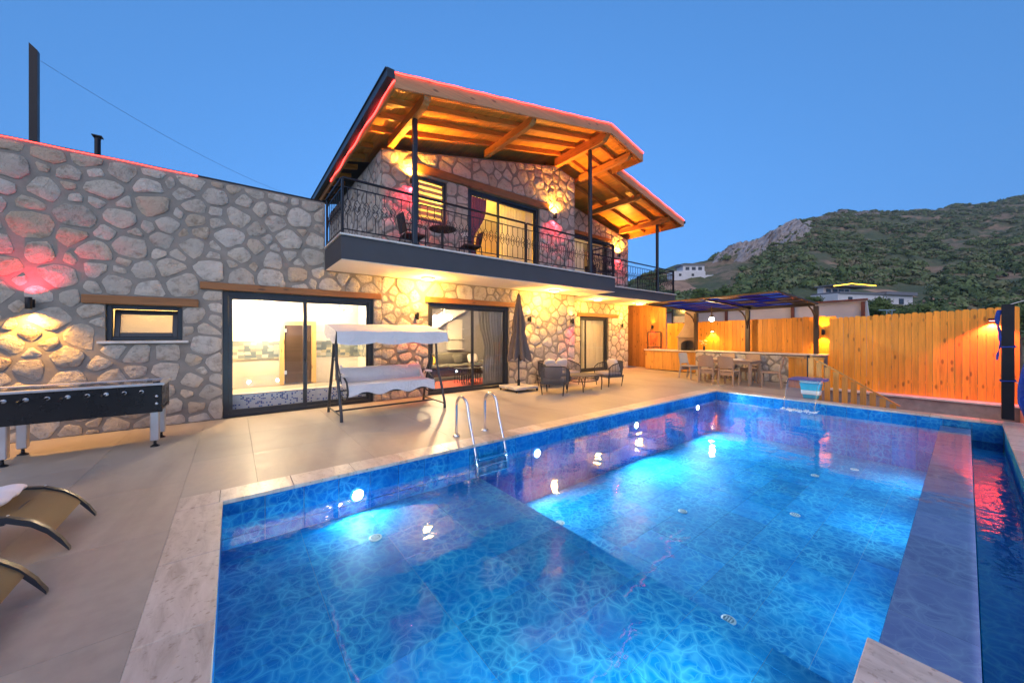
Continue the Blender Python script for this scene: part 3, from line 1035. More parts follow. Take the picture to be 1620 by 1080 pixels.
masonry(villa, 'recessed_upper_wall', front(YR), (XC, XE, ZS0, 7.3), [(XC, roof_top(XC) - RB), (XE, roof_top(XE) - RB)], [UDOOR3], r=.26, seed=37, singly=False,
        hide=[(XC, XE, ZS0, ZS1), (10.4, 13.2, 5.60, 5.76)])
masonry(villa, 'side_wall', leftside(2.716), (YW + .003, 14.0, ZS1, 6.0), [(YW, roof_top(2.72) - RB), (14.0, roof_top(2.72) - RB)], [], r=.26, seed=41, singly=False, thick=.25)
tag(singly_not.build('small_stonework', stone_var_m, villa, smooth=38), kind='stuff')
b = MB(); b.box(XC - .28, XC, YW + .302, YR - .002, 0, 6.5); b.build('return_wall', mortar_m, villa)
b = MB(); b.box(XE - .28, XE, YR + .302, 14, 0, 5.9); b.box(2.72, XE, 13.9, 14.1, 0, 5.6); b.build('rear_wall', mortar_m, villa)
lintel(villa, 3.80, 6.66, 2.362, 2.50, YW)
lintel(villa, 3.50, 8.08, 5.575, 5.79, YW)
lintel(villa, 10.95, 13.68, 2.292, 2.43, YR)
lintel(villa, 10.45, 13.15, 5.602, 5.76, YR)
sliding_door(villa, DOOR2[0], DOOR2[1], 0, 2.355, YW + .06, 5.24, 'wide ground-floor sliding door of the living room')
sliding_door(villa, DOOR3[0], DOOR3[1], 0, 2.285, YR + .06, 11.55)
sliding_door(villa, UDOOR[0], UDOOR[1], ZS1 + .01, 5.565, YW + .06, 6.12, 'balcony sliding door with curtains')
sliding_door(villa, UDOOR3[0], UDOOR3[1], ZS1, 5.595, YR + .06, 11.8)
# upper window with day-and-night blind
b = MB()
x0, x1, z0, z1 = UWIN[0] + .003, UWIN[1] - .003, UWIN[2] + .003, UWIN[3] - .003
b.box(x0, x0 + .07, YW + .05, YW + .13, z0, z1, .005); b.box(x1 - .07, x1, YW + .05, YW + .13, z0, z1, .005)
b.box(x0 + .07, x1 - .07, YW + .05, YW + .13, z0, z0 + .07, .005); b.box(x0 + .07, x1 - .07, YW + .05, YW + .13, z1 - .07, z1, .005)
wnd = b.build('window', frame_m, villa)
b = MB(); b.box(x0 + .07, x1 - .07, YW + .085, YW + .091, z0 + .07, z1 - .07); b.build('pane', glass_m, wnd)
def sheer(name, c, tr):
    m, nt, p = nodes_of(name)
    p.inputs['Base Color'].default_value = c4(c); p.inputs['Roughness'].default_value = .9
    o = nt.nodes['Material Output']
    t = N(nt, 'ShaderNodeBsdfTranslucent'); t.inputs[0].default_value = c4(c)
    mx = N(nt, 'ShaderNodeMixShader'); mx.inputs[0].default_value = tr
    nt.links.new(p.outputs[0], mx.inputs[1]); nt.links.new(t.outputs[0], mx.inputs[2]); nt.links.new(mx.outputs[0], o.inputs[0])
    return m
blind_m = sheer('woven blind band', (.50, .34, .16), .55)
sheer_m = sheer('cream sheer curtain', (.80, .74, .60), .55)
wine_m = sheer('wine red curtain', (.17, .020, .012), .15)
grey_cur_m = sheer('grey curtain', (.20, .19, .18), .25)
for i in range(7):
    z = z1 - .10 - i * .145
    b = MB(); b.box(x0 + .05, x1 - .05, YW + .155, YW + .159, z - .085, z); b.build('blind_slat', blind_m, wnd)

# ---- slabs and soffits
def slab(x0, x1, y0, y1, z1, nm):
    b = MB(); b.box(x0, x1, y0, y1, ZS0 + .012, z1, .004)
    s = b.build(nm, slab_m, villa)
    b = MB(); b.box(x0 + .01, x1 - .01, y0 + .01, y1, ZS0, ZS0 + .011); b.build('soffit', white_m, s)
    return s
s1 = slab(1.53, 9.65, 6.95, YW - .003, ZS1, 'balcony_slab')
s2 = slab(9.655, 15.2, 7.85, YR - .003, 3.27, 'balcony_slab')
b = MB(); b.box(1.53, 2.715, YW, 14, ZS0 + .02, ZS1); b.build('side_terrace', slab_m, villa)
def edging(parent, x0, x1, y0, y1, z):
    b = MB(); b.box(x0, x1, y0, y1, z, z + .035, .005); b.build('marble_edging', marble_m, parent)
for i in range(8):
    w_ = (9.65 + .03 - 1.50) / 8
    edging(s1, 1.50 + i * w_ + .001, 1.50 + (i + 1) * w_ - .001, 6.915, 7.22, ZS1 + .001)
edging(s1, 1.50, 1.80, 7.222, YW - .05, ZS1 + .001)
edging(s1, 9.40, 9.68, 7.222, YW - .05, ZS1 + .001)
for i in range(5):
    w_ = (15.23 - 9.66) / 5
    edging(s2, 9.70 + i * w_, 9.70 + (i + 1) * w_ - .002, 7.815, 8.10, 3.271)
edging(s2, 14.93, 15.23, 8.102, YR - .02, 3.271)

# ---- wrought iron railings
def bal_mesh():
    b = MB(); r = .0075
    H = .76
    b.tube([(0, 0, 0), (0, 0, .27)], r, 4); b.tube([(0, 0, .56), (0, 0, H)], r, 4)
    for s in (-1, 1):
        b.tube([(0, 0, .27), (s * .052, 0, .335), (s * .052, 0, .36), (s * .012, 0, .415), (s * .052, 0, .47), (s * .052, 0, .495), (0, 0, .56)], r * .9, 4)
        ring = [(s * .052 + .019 * math.cos(t), 0, .415 + .034 * math.sin(t)) for t in [2 * PI * k / 7 for k in range(7)]]
        b.tube(ring, r * .7, 4, closed=True)
        sc2 = [(s * .020 + s * .012 * math.cos(t), 0, (.345 if s > 0 else .485) + .014 * math.sin(t)) for t in [2 * PI * k / 6 for k in range(5)]]
        b.tube(sc2, r * .7, 4)
    me = bpy.data.meshes.new('baluster'); me.from_pydata([tuple(p) for p in b.v], [], b.f)
    me.materials.append(iron_m)
    return me
BAL = bal_mesh()
def railing(p, q, z, label_part=None, posts=True):
    """p, q in plan; z is the slab's finished level"""
    p = Vector((p[0], p[1], 0)); q = Vector((q[0], q[1], 0)); d = q - p; L = d.length; d.normalize()
    rz = math.atan2(d.y, d.x)
    b = MB(); Z = lambda v, h: (v.x, v.y, z + h)
    b.beam(Z(p, 1.035), Z(q, 1.035), .055, .035, .006)
    b.beam(Z(p, .875), Z(q, .875), .016, .02); b.beam(Z(p, .105), Z(q, .105), .016, .02)
    if posts:
        for v in (p, q): b.beam(Z(v, .036), Z(v, 1.02), .035, .035, .003)
    o = b.build('railing', iron_m, villa)
    n = max(2, round(L / .166))
    for i in range(n):
        t = (i + .5) / n * L
        c = p + d * t
        e = mesh_obj('baluster', BAL, o, (c.x, c.y, z + .11))
        e.rotation_euler = (0, 0, rz)
    return o
ZR = ZS1 + .02
railing((1.56, 6.985), (2.90, 6.985), ZR); railing((2.96, 6.985), (5.9, 6.985), ZR); railing((5.94, 6.985), (8.42, 6.985), ZR); railing((8.48, 6.985), (9.62, 6.985), ZR)
railing((1.56, 8.36), (1.56, 7.03), ZR)
railing((9.62, 7.03), (9.62, 7.83), ZR)
railing((9.68, 7.885), (13.79, 7.885), 3.275); railing((13.85, 7.885), (15.16, 7.885), 3.275)
railing((15.16, 7.93), (15.16, YR - .05), 3.275)

# ---- roof
VF, VB = 6.26, 14.3         # front and rear verge
VF2 = 7.25
XL, XRG, XM, XRR = 2.26, 8.45, 10.06, 14.68
def pt(x, y, off): return Vector((x, y, roof_top(x) - off))
def slope_box(mb, x0, x1, y0, y1, o0, o1, c=0):
    """a piece following the roof slope between two offsets under the skin"""
    vs = [pt(x, y, o) for o in (o0, o1) for (x, y) in ((x0, y0), (x1, y0), (x1, y1), (x0, y1))]
    mb.add(vs, [(0, 1, 2, 3), (7, 6, 5, 4), (0, 4, 5, 1), (1, 5, 6, 2), (2, 6, 7, 3), (3, 7, 4, 0)])
skin_m = mat('dark brown roof sheet', (.055, .032, .030), .6, var=.15, scale=4)
b = MB()
slope_box(b, XL - .05, XRG, VF - .03, VB, -.03, .0); slope_box(b, XRG + .002, XM, VF - .03, VB, -.03, .0); slope_box(b, XM + .002, XRR + .04, VF2 - .03, VB, -.03, .0)
roof = b.build('roof', skin_m, villa)
x = XL + .02
while x < XRR - .03:          # ceiling boards, laid along the house depth
    x2 = min(x + .11, XRR)
    if x < XRG < x2: x2 = XRG
    y0 = VF + .02 if x < XM else VF2 + .02
    b = MB(); slope_box(b, x + .004, x2 - .0, y0, 10.2, .002, .026)
    b.build('ceiling_board', board_m, roof)
    x = x2
for i, y in enumerate((6.42, 6.98, 7.55, 8.15, 9.0, 9.7, 10.4, 11.1, 11.8, 12.5, 13.2)):   # rafters
    segs = [(XL + .05, XRG - .05), (XRG + .05, XM - .03 if y < VF2 + .05 else XRR - .06)]
    for (a, c) in segs:
        if y > 8.3 and a < XRG:
            c2 = 2.70
            b = MB(); slope_box(b, a, c2, y - .045, y + .045, .030, .155); b.build('rafter', beamX_m, roof)
            continue
        if y > 9.6 and a > XRG: continue
        b = MB(); slope_box(b, a, c, y - .045, y + .045, .030, .155); b.build('rafter', beamX_m, roof)
def purlin(x, y0, y1, w=.13, h=.19):
    """carved-end beam under the rafters"""
    z1 = roof_top(x) - .165
    b = MB()
    prof = [(y0, z1), (y1, z1), (y1, z1 - h), (y0 + .24, z1 - h), (y0 + .13, z1 - h * .9), (y0 + .05, z1 - h * .66), (y0, z1 - h * .35)]
    b.prism(prof, lambda a, z, d: Vector((x + d, a, z)), -w / 2, w / 2)
    b.build('purlin', beamY_m, roof)
purlin(2.93, VF + .08, YW + .02); purlin(5.65, VF + .08, YW + .02)
purlin(8.45, VF + .06, YW + .02, .16, .27); purlin(9.62, VF + .08, YR, .13, .19)
purlin(11.75, VF2 + .08, YR, .13, .19); purlin(13.82, VF2 + .08, YR, .13, .19)
def verge(x0, x1, y, h=.27):
    b = MB()
    n = 1
    vs = [pt(x, yy, o) for yy in (y - .045, y) for (x, o) in ((x0, .002), (x1, .002), (x1, h), (x0, h))]
    b.add(vs, [(0, 1, 2, 3), (7, 6, 5, 4), (0, 4, 5, 1), (1, 5, 6, 2), (2, 6, 7, 3), (3, 7, 4, 0)])
    b.build('fascia_board', fascia_m, roof)
verge(XL - .02, XRG, VF); verge(XRG + .002, XM, VF); verge(XM + .05, XRR, VF2)
b = MB()
vs = [pt(XM + e, y, o) for e in (-.04, 0) for (y, o) in ((VF + .002, .002), (VF2 + .1, .002), (VF2 + .1, .27), (VF + .002, .27))]
b.add(vs, [(0, 1, 2, 3), (7, 6, 5, 4), (0, 4, 5, 1), (1, 5, 6, 2), (2, 6, 7, 3), (3, 7, 4, 0)]); b.build('fascia_board', beamY_m, roof)
for xx in (XL, XRR):
    b = MB(); y0 = VF if xx == XL else VF2
    b.box(xx - .02, xx + .02, y0 + .002, VB, roof_top(xx) - .25, roof_top(xx) - .004); b.build('fascia_board', beamY_m, roof)
b = MB()
g = XL - .03
b.box(g - .13, g, VF - .06, VB, roof_top(XL) - .14, roof_top(XL) - .12); b.box(g - .13, g - .12, VF - .06, VB, roof_top(XL) - .12, roof_top(XL) + .02)
b.box(g - .12, g, VF - .06, VF - .05, roof_top(XL) - .12, roof_top(XL) + .02)
b.box(g - .15, g - .05, VF - .02, VB, roof_top(XL) + .02, roof_top(XL) + .04)
b.build('gutter', frame_m, roof)
b = MB(); b.box(XRR + .045, XRR + .16, VF2 - .05, VB, roof_top(XRR) - .12, roof_top(XRR) - .01, .02); b.build('gutter', skin_m, roof)
def led(pts):
    b = MB(); b.tube(pts, .015, 6); b.build('led_strip', led_m, roof)
led([pt(XL - .02 + (XRG - XL) * k / 30, VF - .056, .010 + .006 * math.sin(k * 1.9)) for k in range(31)])
led([pt(XRG + (XM - XRG) * k / 10, VF - .056, .010 + .005 * math.sin(k * 2.3)) for k in range(11)])
led([pt(XM + .3 + (XRR - XM - .3) * k / 24, VF2 - .056, .010 + .010 * math.sin(k * 1.3)) for k in range(25)])
led([(XL - .028, VF - .05 + (11.5 - VF) * k / 40, roof_top(XL) - .16 + .03 * math.sin(k * .55)) for k in range(41)])
# ---- steel posts
for (x, y, z0, z1) in ((2.93, 6.98, ZR + .015, roof_top(2.93) - .36), (8.45, 6.98, ZR + .015, roof_top(8.45) - .44), (13.82, 7.89, 3.31, roof_top(13.82) - .36)):
    b = MB(); b.box(x - .045, x + .045, y - .045, y + .045, z0, z1, .006); b.box(x - .08, x + .08, y - .08, y + .08, z0, z0 + .012)
    b.build('roof_post', frame_m, villa)

# ---- rooms
warmwall_m = mat('warm ochre bedroom wall', (.66, .48, .20), .8, var=.05)
greywall_m = mat('grey living room wall', (.34, .31, .30), .8, var=.06)
room(villa, 3.0, 9.0, YW + .30, 12.6, .02, 2.84, greywall_m, floor_in_m, white_m)
room(villa, 9.6, 14.1, YR + .30, 12.8, .02, 2.84, cream_m, floor_in_m, white_m)
room(villa, 2.98, 9.0, YW + .30, 12.4, ZS1 + .02, 5.80, warmwall_m, floor_in_m, white_m)
room(villa, 9.6, 14.1, YR + .30, 12.4, ZS1, 5.75, warmwall_m, floor_in_m, white_m)
b = MB(); b.prism([(4.2, 1.35), (6.7, 2.83), (7.6, 2.83), (4.2, .9)], lambda a, z, d: Vector((a, 12.55 - d, z)), 0, .9); b.build('stair_flight', greywall_m, villa)
b = MB(); b.box(6.6, 7.25, 12.5, 12.595, .95, 2.15); nich = b.build('lit_niche', cream_m, villa)
for k in range(3):
    b = MB(); b.box(6.6, 7.25, 12.36, 12.5, .95 + k * .40, .98 + k * .40); b.build('niche_shelf', marble_m, nich)

def curtain(parent, x0, x1, z0, z1, y, m, amp=.035, waves=9, gather=None, name='curtain'):
    b = MB()
    def fn(u, v):
        z = z0 + (z1 - z0) * v
        k = 1.0; cx = 0
        if gather:                       # tied to one side
            gz, gw, gx = gather
            t = math.exp(-((z - gz) / .55) ** 2) if z > gz else .75 + .25 * math.exp(-((z - gz) / .3) ** 2)
            k = 1 - (1 - gw) * t; cx = gx * t
        xx = (x0 + x1) / 2 + cx + (u - .5) * (x1 - x0) * k
        return Vector((xx, y + amp * math.sin(u * waves * 2 * PI) * (.6 + .4 * k) + .012 * math.sin(u * 23 + v * 5), z))
    b.grid(fn, waves * 8, 12)
    return b.build(name, m, parent, smooth=180, recalc=False)
curtain(villa, 5.15, 5.85, ZS1 + .03, 5.5, YW + .28, wine_m, waves=7, gather=(4.2, .3, -.22))
curtain(villa, 6.35, 7.62, ZS1 + .03, 5.5, YW + .30, sheer_m, waves=11)
curtain(villa, 5.6, 6.46, .03, 2.3, YW + .36, grey_cur_m, waves=8, gather=(1.1, .75, .12))
curtain(villa, 11.65, 12.9, .03, 2.25, YR + .30, sheer_m, waves=10)
curtain(villa, 10.7, 11.7, ZS1 + .03, 5.5, YR + .30, sheer_m, waves=9)
# ================================================================= lamps
def lamp(kind, name, parent, loc, power, color, spot=None, blend=.5, size=.03, rot=(0, 0, 0)):
    d = bpy.data.lights.new(name, kind)
    d.energy = power * LP
    d.color = color
    if kind in ('POINT', 'SPOT'): d.shadow_soft_size = size
    if kind == 'SPOT':
        d.spot_size = R_(spot); d.spot_blend = blend
    if kind == 'AREA':
        d.shape = 'DISK'; d.size = size
    o = bpy.data.objects.new(name, d); col.objects.link(o)
    o.rotation_euler = rot
    if parent is not None:
        o.parent = parent; o.location = Vector(loc) - WP[parent.name]
    else: o.location = loc
    return o
WARM = (1.0, .46, .055); WARMW = (1.0, .76, .42); RED = (1.0, .03, .05)
UPR = (PI, 0, 0); DNR = (0, 0, 0)
def sconce(loc, label, up, down, nz='-Y', pu=8, pd=5, spot=86):
    """cylindrical up-and-down wall lamp; up/down are 'w', 'r' or None. nz: side it looks to"""
    x, y, z = loc
    t = thing('wall_lamp', label, 'wall lamp', loc, 'up and down wall lamps')
    o = .095
    n = Vector((0, -1, 0)) if nz == '-Y' else Vector((-1, 0, 0))
    c = Vector(loc) + n * o
    b = MB(); b.lathe([(.030, -.085), (.034, -.08), (.034, .08), (.030, .085), (.024, .06), (.024, -.06)], c, 14, cap=False)
    b.build('lamp_body', iron_m, t, smooth=40)
    b = MB()
    if nz == '-Y': b.box(x - .035, x + .035, y - .012, y, z - .06, z + .06, .004); b.box(x - .012, x + .012, y - .07, y - .012, z - .015, z + .015)
    else: b.box(x - .012, x, y - .035, y + .035, z - .06, z + .06, .004); b.box(x - .07, x - .012, y - .012, y + .012, z - .015, z + .015)
    b.build('bracket', iron_m, t)
    for d_, sgn, pw in ((up, 1, pu), (down, -1, pd)):
        if not d_: continue
        b = MB(); b.lathe([(.0238, 0), (.0238, .008)], c + Vector((0, 0, sgn * .062 - .004)), 12)
        b.build('bulb', red_bulb_m if d_ == 'r' else warm_bulb_m, t)
        l = lamp('SPOT', 'lamp_light', t, c + Vector((0, 0, sgn * .088)), pw, RED if d_ == 'r' else ((1.0, .41, .045) if z > 4 else WARM), spot, .8, .02, UPR if sgn > 0 else DNR)
    return t
SF = YW - .035
sconce((-2.31, SF, 2.0), 'small wall lamp on the stone wing, red light above and warm light below', 'r', 'w', pu=15, pd=36, spot=128)
sconce((3.55, SF, 2.0), 'wall lamp between the two ground-floor sliding doors, behind the swing seat', 'w', 'r', pu=18, pd=15, spot=105)
sconce((7.20, SF, 2.02), 'wall lamp just right of the closed parasol', 'w', 'w', pu=15, pd=8, spot=105)
sconce((9.12, SF, 2.0), 'wall lamp above the patio seats at the front wall corner, red below', 'w', 'r', pu=18, pd=18, spot=95)
sconce((13.85, YR - .035, 1.95), 'wall lamp on the recessed wall right of the ground-floor door', 'w', 'r', pu=16, pd=8, spot=95)
sconce((3.42, SF, 5.30), 'upper wall lamp left of the balcony window with the striped blind', 'w', 'r', pu=78, pd=22, spot=150)
sconce((8.30, SF, 5.42), 'upper wall lamp between the balcony door and the wall corner', 'w', 'r', pu=78, pd=22, spot=150)
sconce((13.62, YR - .035, 5.10), 'upper wall lamp on the right-hand balcony wall', 'w', 'r', pu=78, pd=14, spot=150)

def disc_light(loc, label, power):
    t = thing('ceiling_light', label, 'ceiling light', loc, 'round lights under the balcony')
    b = MB(); b.lathe([(.155, 0), (.155, -.03), (.14, -.045), (.13, -.035)], loc, 24, cap=False); b.build('rim', white_m, t, smooth=40)
    b = MB(); b.lathe([(.131, -.012), (.131, -.036), (.08, -.048), (.01, -.05)], loc, 24); b.build('diffuser', warm_bulb_m, t, smooth=60)
    lamp('POINT', 'lamp_light', t, Vector(loc) - Vector((0, 0, .11)), power, (1.0, .48, .065), size=.10)
    return t
disc_light((3.67, 7.95, ZS0), 'round ceiling light under the balcony above the swing seat', 45)
disc_light((7.76, 7.80, ZS0), 'round ceiling light under the balcony right of the parasol', 45)
disc_light((11.05, 8.75, ZS0), 'round ceiling light above the recessed ground-floor door', 45)
disc_light((13.9, 8.75, ZS0), 'rightmost round ceiling light under the far balcony', 45)

# interior lamps
def globe_cluster(loc, label, pts, power, color=WARMW, r=.055):
    t = thing('chandelier', label, 'chandelier', loc)
    b = MB(); b.lathe([(.07, 0), (.07, -.03)], loc, 12)
    b.tube([Vector(loc), Vector(loc) + Vector((0, 0, pts[0][2]))], .008, 6)
    for p in pts: b.tube([Vector(loc) + Vector((0, 0, pts[0][2])), Vector(loc) + Vector(p)], .006, 5)
    b.build('stem', iron_m, t)
    for p in pts:
        b = MB(); b.pillow(Matrix.Translation(Vector(loc) + Vector(p)), r * 2, r * 2, r * 2, 1.0, 12, 8); b.build('globe', white_bulb_m, t, smooth=180)
    lamp('POINT', 'lamp_light', t, Vector(loc) + Vector((0, 0, pts[0][2] - .12)), power, color, size=.05)
    return t
globe_cluster((.52, 9.72, 2.74), 'bright wall lamp left of the smoked door inside the bath room', [(-.10, 0, -.62), (.10, 0, -.62), (0, .05, -.60)], 56, (1, .72, .38), .06)
globe_cluster((2.0, 9.3, 2.74), 'row of glowing globe lamps at the right of the bath room', [(-.25, 0, -.60), (.0, 0, -.60), (.22, 0, -.60), (-.1, .1, -.72), (.12, .1, -.72)], 12, (1, .74, .42), .055)
globe_cluster((5.4, 10.6, 2.83), 'glowing living-room ceiling lamp seen through the wide sliding door', [(-.26, 0, -.72), (-.09, 0, -.72), (.09, 0, -.72), (.26, 0, -.72)], 95, (1, .70, .36), .075)
lamp('POINT', 'annex_light', None, (-1.2, 9.5, 2.4), 22, (1, .66, .25), size=.2)
lamp('POINT', 'bedroom_light', None, (5.6, 10.2, 5.4), 74, (1, .60, .05), size=.2)
lamp('POINT', 'window_light', None, (3.8, 9.4, 5.3), 18, (1, .58, .09), size=.2)
lamp('POINT', 'corner_room_light', None, (11.6, 11.4, 2.4), 26, (1, .70, .34), size=.2)
lamp('POINT', 'far_bedroom_light', None, (11.8, 11.2, 5.3), 8, (1, .66, .3), size=.2)

# ================================================================= chimneys, cables
t = thing('flue_pipe', 'tall square metal flue above the left roof edge, cut slanting', 'flue', (-2.60, 9.5, 4.1))
b = MB(); b.prism([(-2.64, 4.1), (-2.55, 4.1), (-2.55, 6.24), (-2.64, 6.33)], lambda a, z, d: Vector((a, 9.5 + d, z)), -.045, .045); b.build('pipe', iron_m, t)
b = MB(); b.box(-2.72, -2.48, 9.38, 9.62, 4.1, 4.16); b.build('collar', iron_m, t)
t = thing('flue_pipe', 'short metal flue with a flat cowl on the left roof', 'flue', (-2.0, 10, 4.1))
b = MB(); b.lathe([(.042, 4.1), (.042, 5.20)], (-2.0, 10, 0), 14); b.build('pipe', iron_m, t, smooth=40)
b = MB(); b.box(-2.065, -1.935, 9.935, 10.065, 5.23, 5.25); b.box(-2.045, -2.03, 9.99, 10.01, 5.19, 5.24); b.box(-1.97, -1.955, 9.99, 10.01, 5.19, 5.24); b.build('cowl', iron_m, t)
b = MB(); b.tube([(-2.53 + (4.2 + 2.53) * k / 20, 9.5 + 5 * k / 20, 6.1 + .2 * k / 20 - 2.2 * (k / 20) * (1 - k / 20)) for k in range(21)], .003, 4)
tag(b.build('cable', mat('grey cable', (.12, .14, .18), .7)), 'thin dark cable sagging from the tall flue towards the villa', 'cable')

# ================================================================= table football
foos = thing('football_table', 'long black table football with silver legs against the stone wing', 'football table', (-1.55, 7.2, 0))
b = MB(); b.box(-2.40, -.78, 6.88, 6.925, .48, .85, .004); b.box(-2.40, -.78, 7.515, 7.56, .48, .85, .004); b.box(-.80, -.78, 6.925, 7.515, .55, .84); b.box(-2.40, -2.38, 6.925, 7.515, .50, .84)
b.box(-2.40, -.78, 6.925, 7.515, .50, .53)
b.build('cabinet', black_m, foos)
b = MB(); b.box(-2.43, -.75, 6.84, 6.93, .852, .885, .006); b.box(-2.43, -.75, 7.51, 7.60, .852, .885, .006); b.box(-2.43, -2.34, 6.93, 7.51, .852, .885, .006); b.box(-.84, -.75, 6.93, 7.51, .852, .885, .006); b.build('rim', silver_m, foos)
field_m = mat('green playing field', (.02, .16, .05), .5)
b = MB(); b.box(-2.37, -.81, 6.93, 7.51, .60, .62); b.build('playing_field', field_m, foos)
b = MB(); b.box(-2.34, -.84, 6.94, 7.50, .872, .878); b.build('glass_top', glass_m, foos)
for (x, y) in ((-.86, 6.95), (-.86, 7.50), (-2.14, 6.97), (-2.14, 7.50)):
    b = MB(); b.box(x - .045, x + .045, y - .045, y + .045, .085, .50 if y < 7.2 else .60, .008); L = b.build('leg', silver_m, foos)
    b = MB(); b.lathe([(.050, 0), (.047, .012), (.018, .03), (.014, .085)], (x, y, 0), 14); b.build('leveller', black_m, L, smooth=40)
for i, (x, s) in enumerate(((-.98, 0), (-1.14, 0), (-1.30, 1), (-1.46, 0), (-1.62, 1), (-1.78, 0), (-1.94, 1), (-2.10, 1), (-2.27, 0))):
    b = MB(); y0 = 6.70 if s else 6.82; b.tube([(x, y0 + .05, .775), (x, 7.62, .775)], .008, 8); rod = b.build('rod', chrome_m, foos, smooth=60)
    b = MB(); b.tube([(x, y0 - .06, .775), (x, y0 - .04, .775), (x, y0 + .05, .775)], [.012, .017, .014], 10); b.build('grip', black_m, rod, smooth=60)
    b = MB(); b.lathe([(.020, 0), (.024, .006), (.016, .012)], (0, 0, 0), 12)
    b.v = [(p[0] + x, 6.876 - p[2], p[1] + .775) for p in map(Vector, b.v)]; b.build('bush', silver_m, rod)
for zz in (.60, .70):
    b = MB(); b.pillow(Matrix.Translation((-.835, 6.876, zz)), .034, .012, .034, 1.0, 10, 6); b.build('bolt', silver_m, foos, smooth=180)
b = MB(); b.box(-.87, -.80, 6.85, 6.92, .886, .905, .004); b.build('corner_cap', black_m, foos)

# ================================================================= sun loungers
sling_m = mat('tan sling fabric', (.135, .098, .046), .7, var=.06, scale=80, bmp=.3, bscale=300)
loungeframe_m = mat('charcoal lounger frame', (.025, .03, .04), .4, .2, var=.1)
def lounger(y0, y1, xe, label):
    t = thing('sun_lounger', label, 'sun lounger', (xe - .95, (y0 + y1) / 2, 0), 'sun loungers beside the pool')
    prof = [(xe - 1.9, .36), (xe - 1.2, .34), (xe - .7, .335), (xe - .42, .33), (xe - .27, .30), (xe - .17, .245), (xe - .10, .175), (xe - .04, .085), (xe, .0)]
    for y in (y0, y1):
        b = MB()
        pp = [Vector((x, y, z + .0)) for x, z in prof]
        n = len(pp)
        b.add([p + Vector((0, s * .019, h)) for p in pp for (s, h) in ((-1, -.021), (1, -.021), (1, .021), (-1, .021))],
              [(i * 4 + j, (i + 1) * 4 + j, (i + 1) * 4 + (j + 1) % 4, i * 4 + (j + 1) % 4) for i in range(n - 1) for j in range(4)] + [(0, 1, 2, 3), (n * 4 - 1, n * 4 - 2, n * 4 - 3, n * 4 - 4)])
        b.v = [(p[0], p[1], max(0.001, p[2])) for p in b.v]
        L = b.build('side_frame', loungeframe_m, t, smooth=35)
        b = MB()
        for k in (1, 4): b.lathe([(.008, 0), (.006, .004)], (prof[k][0], y, prof[k][1] + .028), 8)
        b.build('screw', silver_m, L)
    def fn(u, v):
        s = u * 6.35
        i = min(int(s), 7); f = s - i
        x = prof[i][0] + (prof[i + 1][0] - prof[i][0]) * f; z = prof[i][1] + (prof[i + 1][1] - prof[i][1]) * f
        sag = .02 * math.sin(v * PI) * (1 - u ** 4)
        return Vector((x, y0 + .02 + (y1 - y0 - .04) * v, z + .006 - sag))
    b = MB(); b.grid(fn, 40, 10); b.grid(lambda u, v: fn(u, v) - Vector((0, 0, .004)), 40, 10)
    b.build('sling', sling_m, t, smooth=180, recalc=False)
    for x in (xe - 1.6,):
        for y in (y0, y1):
            b = MB(); b.box(x - .02, x + .02, y - .019, y + .019, 0, .32, .004); b.build('leg', loungeframe_m, t)
    b = MB(); b.beam((xe - .30, y0, .28), (xe - .30, y1, .28), .03, .03); b.build('cross_bar', loungeframe_m, t)
    return t
lounger(3.99, 4.60, -.93, 'tan sling sun lounger with a rolled white towel on it')
lounger(2.78, 3.40, -.88, 'tan sling sun lounger nearest the camera, without a towel')
towel_m = mat('white terry towel', (.72, .72, .76), .95, var=.05, bmp=.5, bscale=200)
b = MB()
def twl(u, v):
    a = v * 2 * PI; k = .88 + .12 * math.sin(u * PI)
    return Vector((-1.33 + .085 * math.cos(a) * k, 4.04 + .44 * u, .385 + .036 * math.sin(a) * k + .006 * math.sin(u * 17)))
b.grid(twl, 14, 16); b.grid(lambda u, v: twl(u * .0, v) * (1 - u) + Vector((-1.33, 4.04, .385)) * u, 2, 16); b.grid(lambda u, v: twl(1, v) * (1 - u) + Vector((-1.33, 4.48, .385)) * u, 2, 16)
tag(b.build('towel', towel_m, smooth=60), 'rolled white towel lying on the farther sun lounger', 'towel')

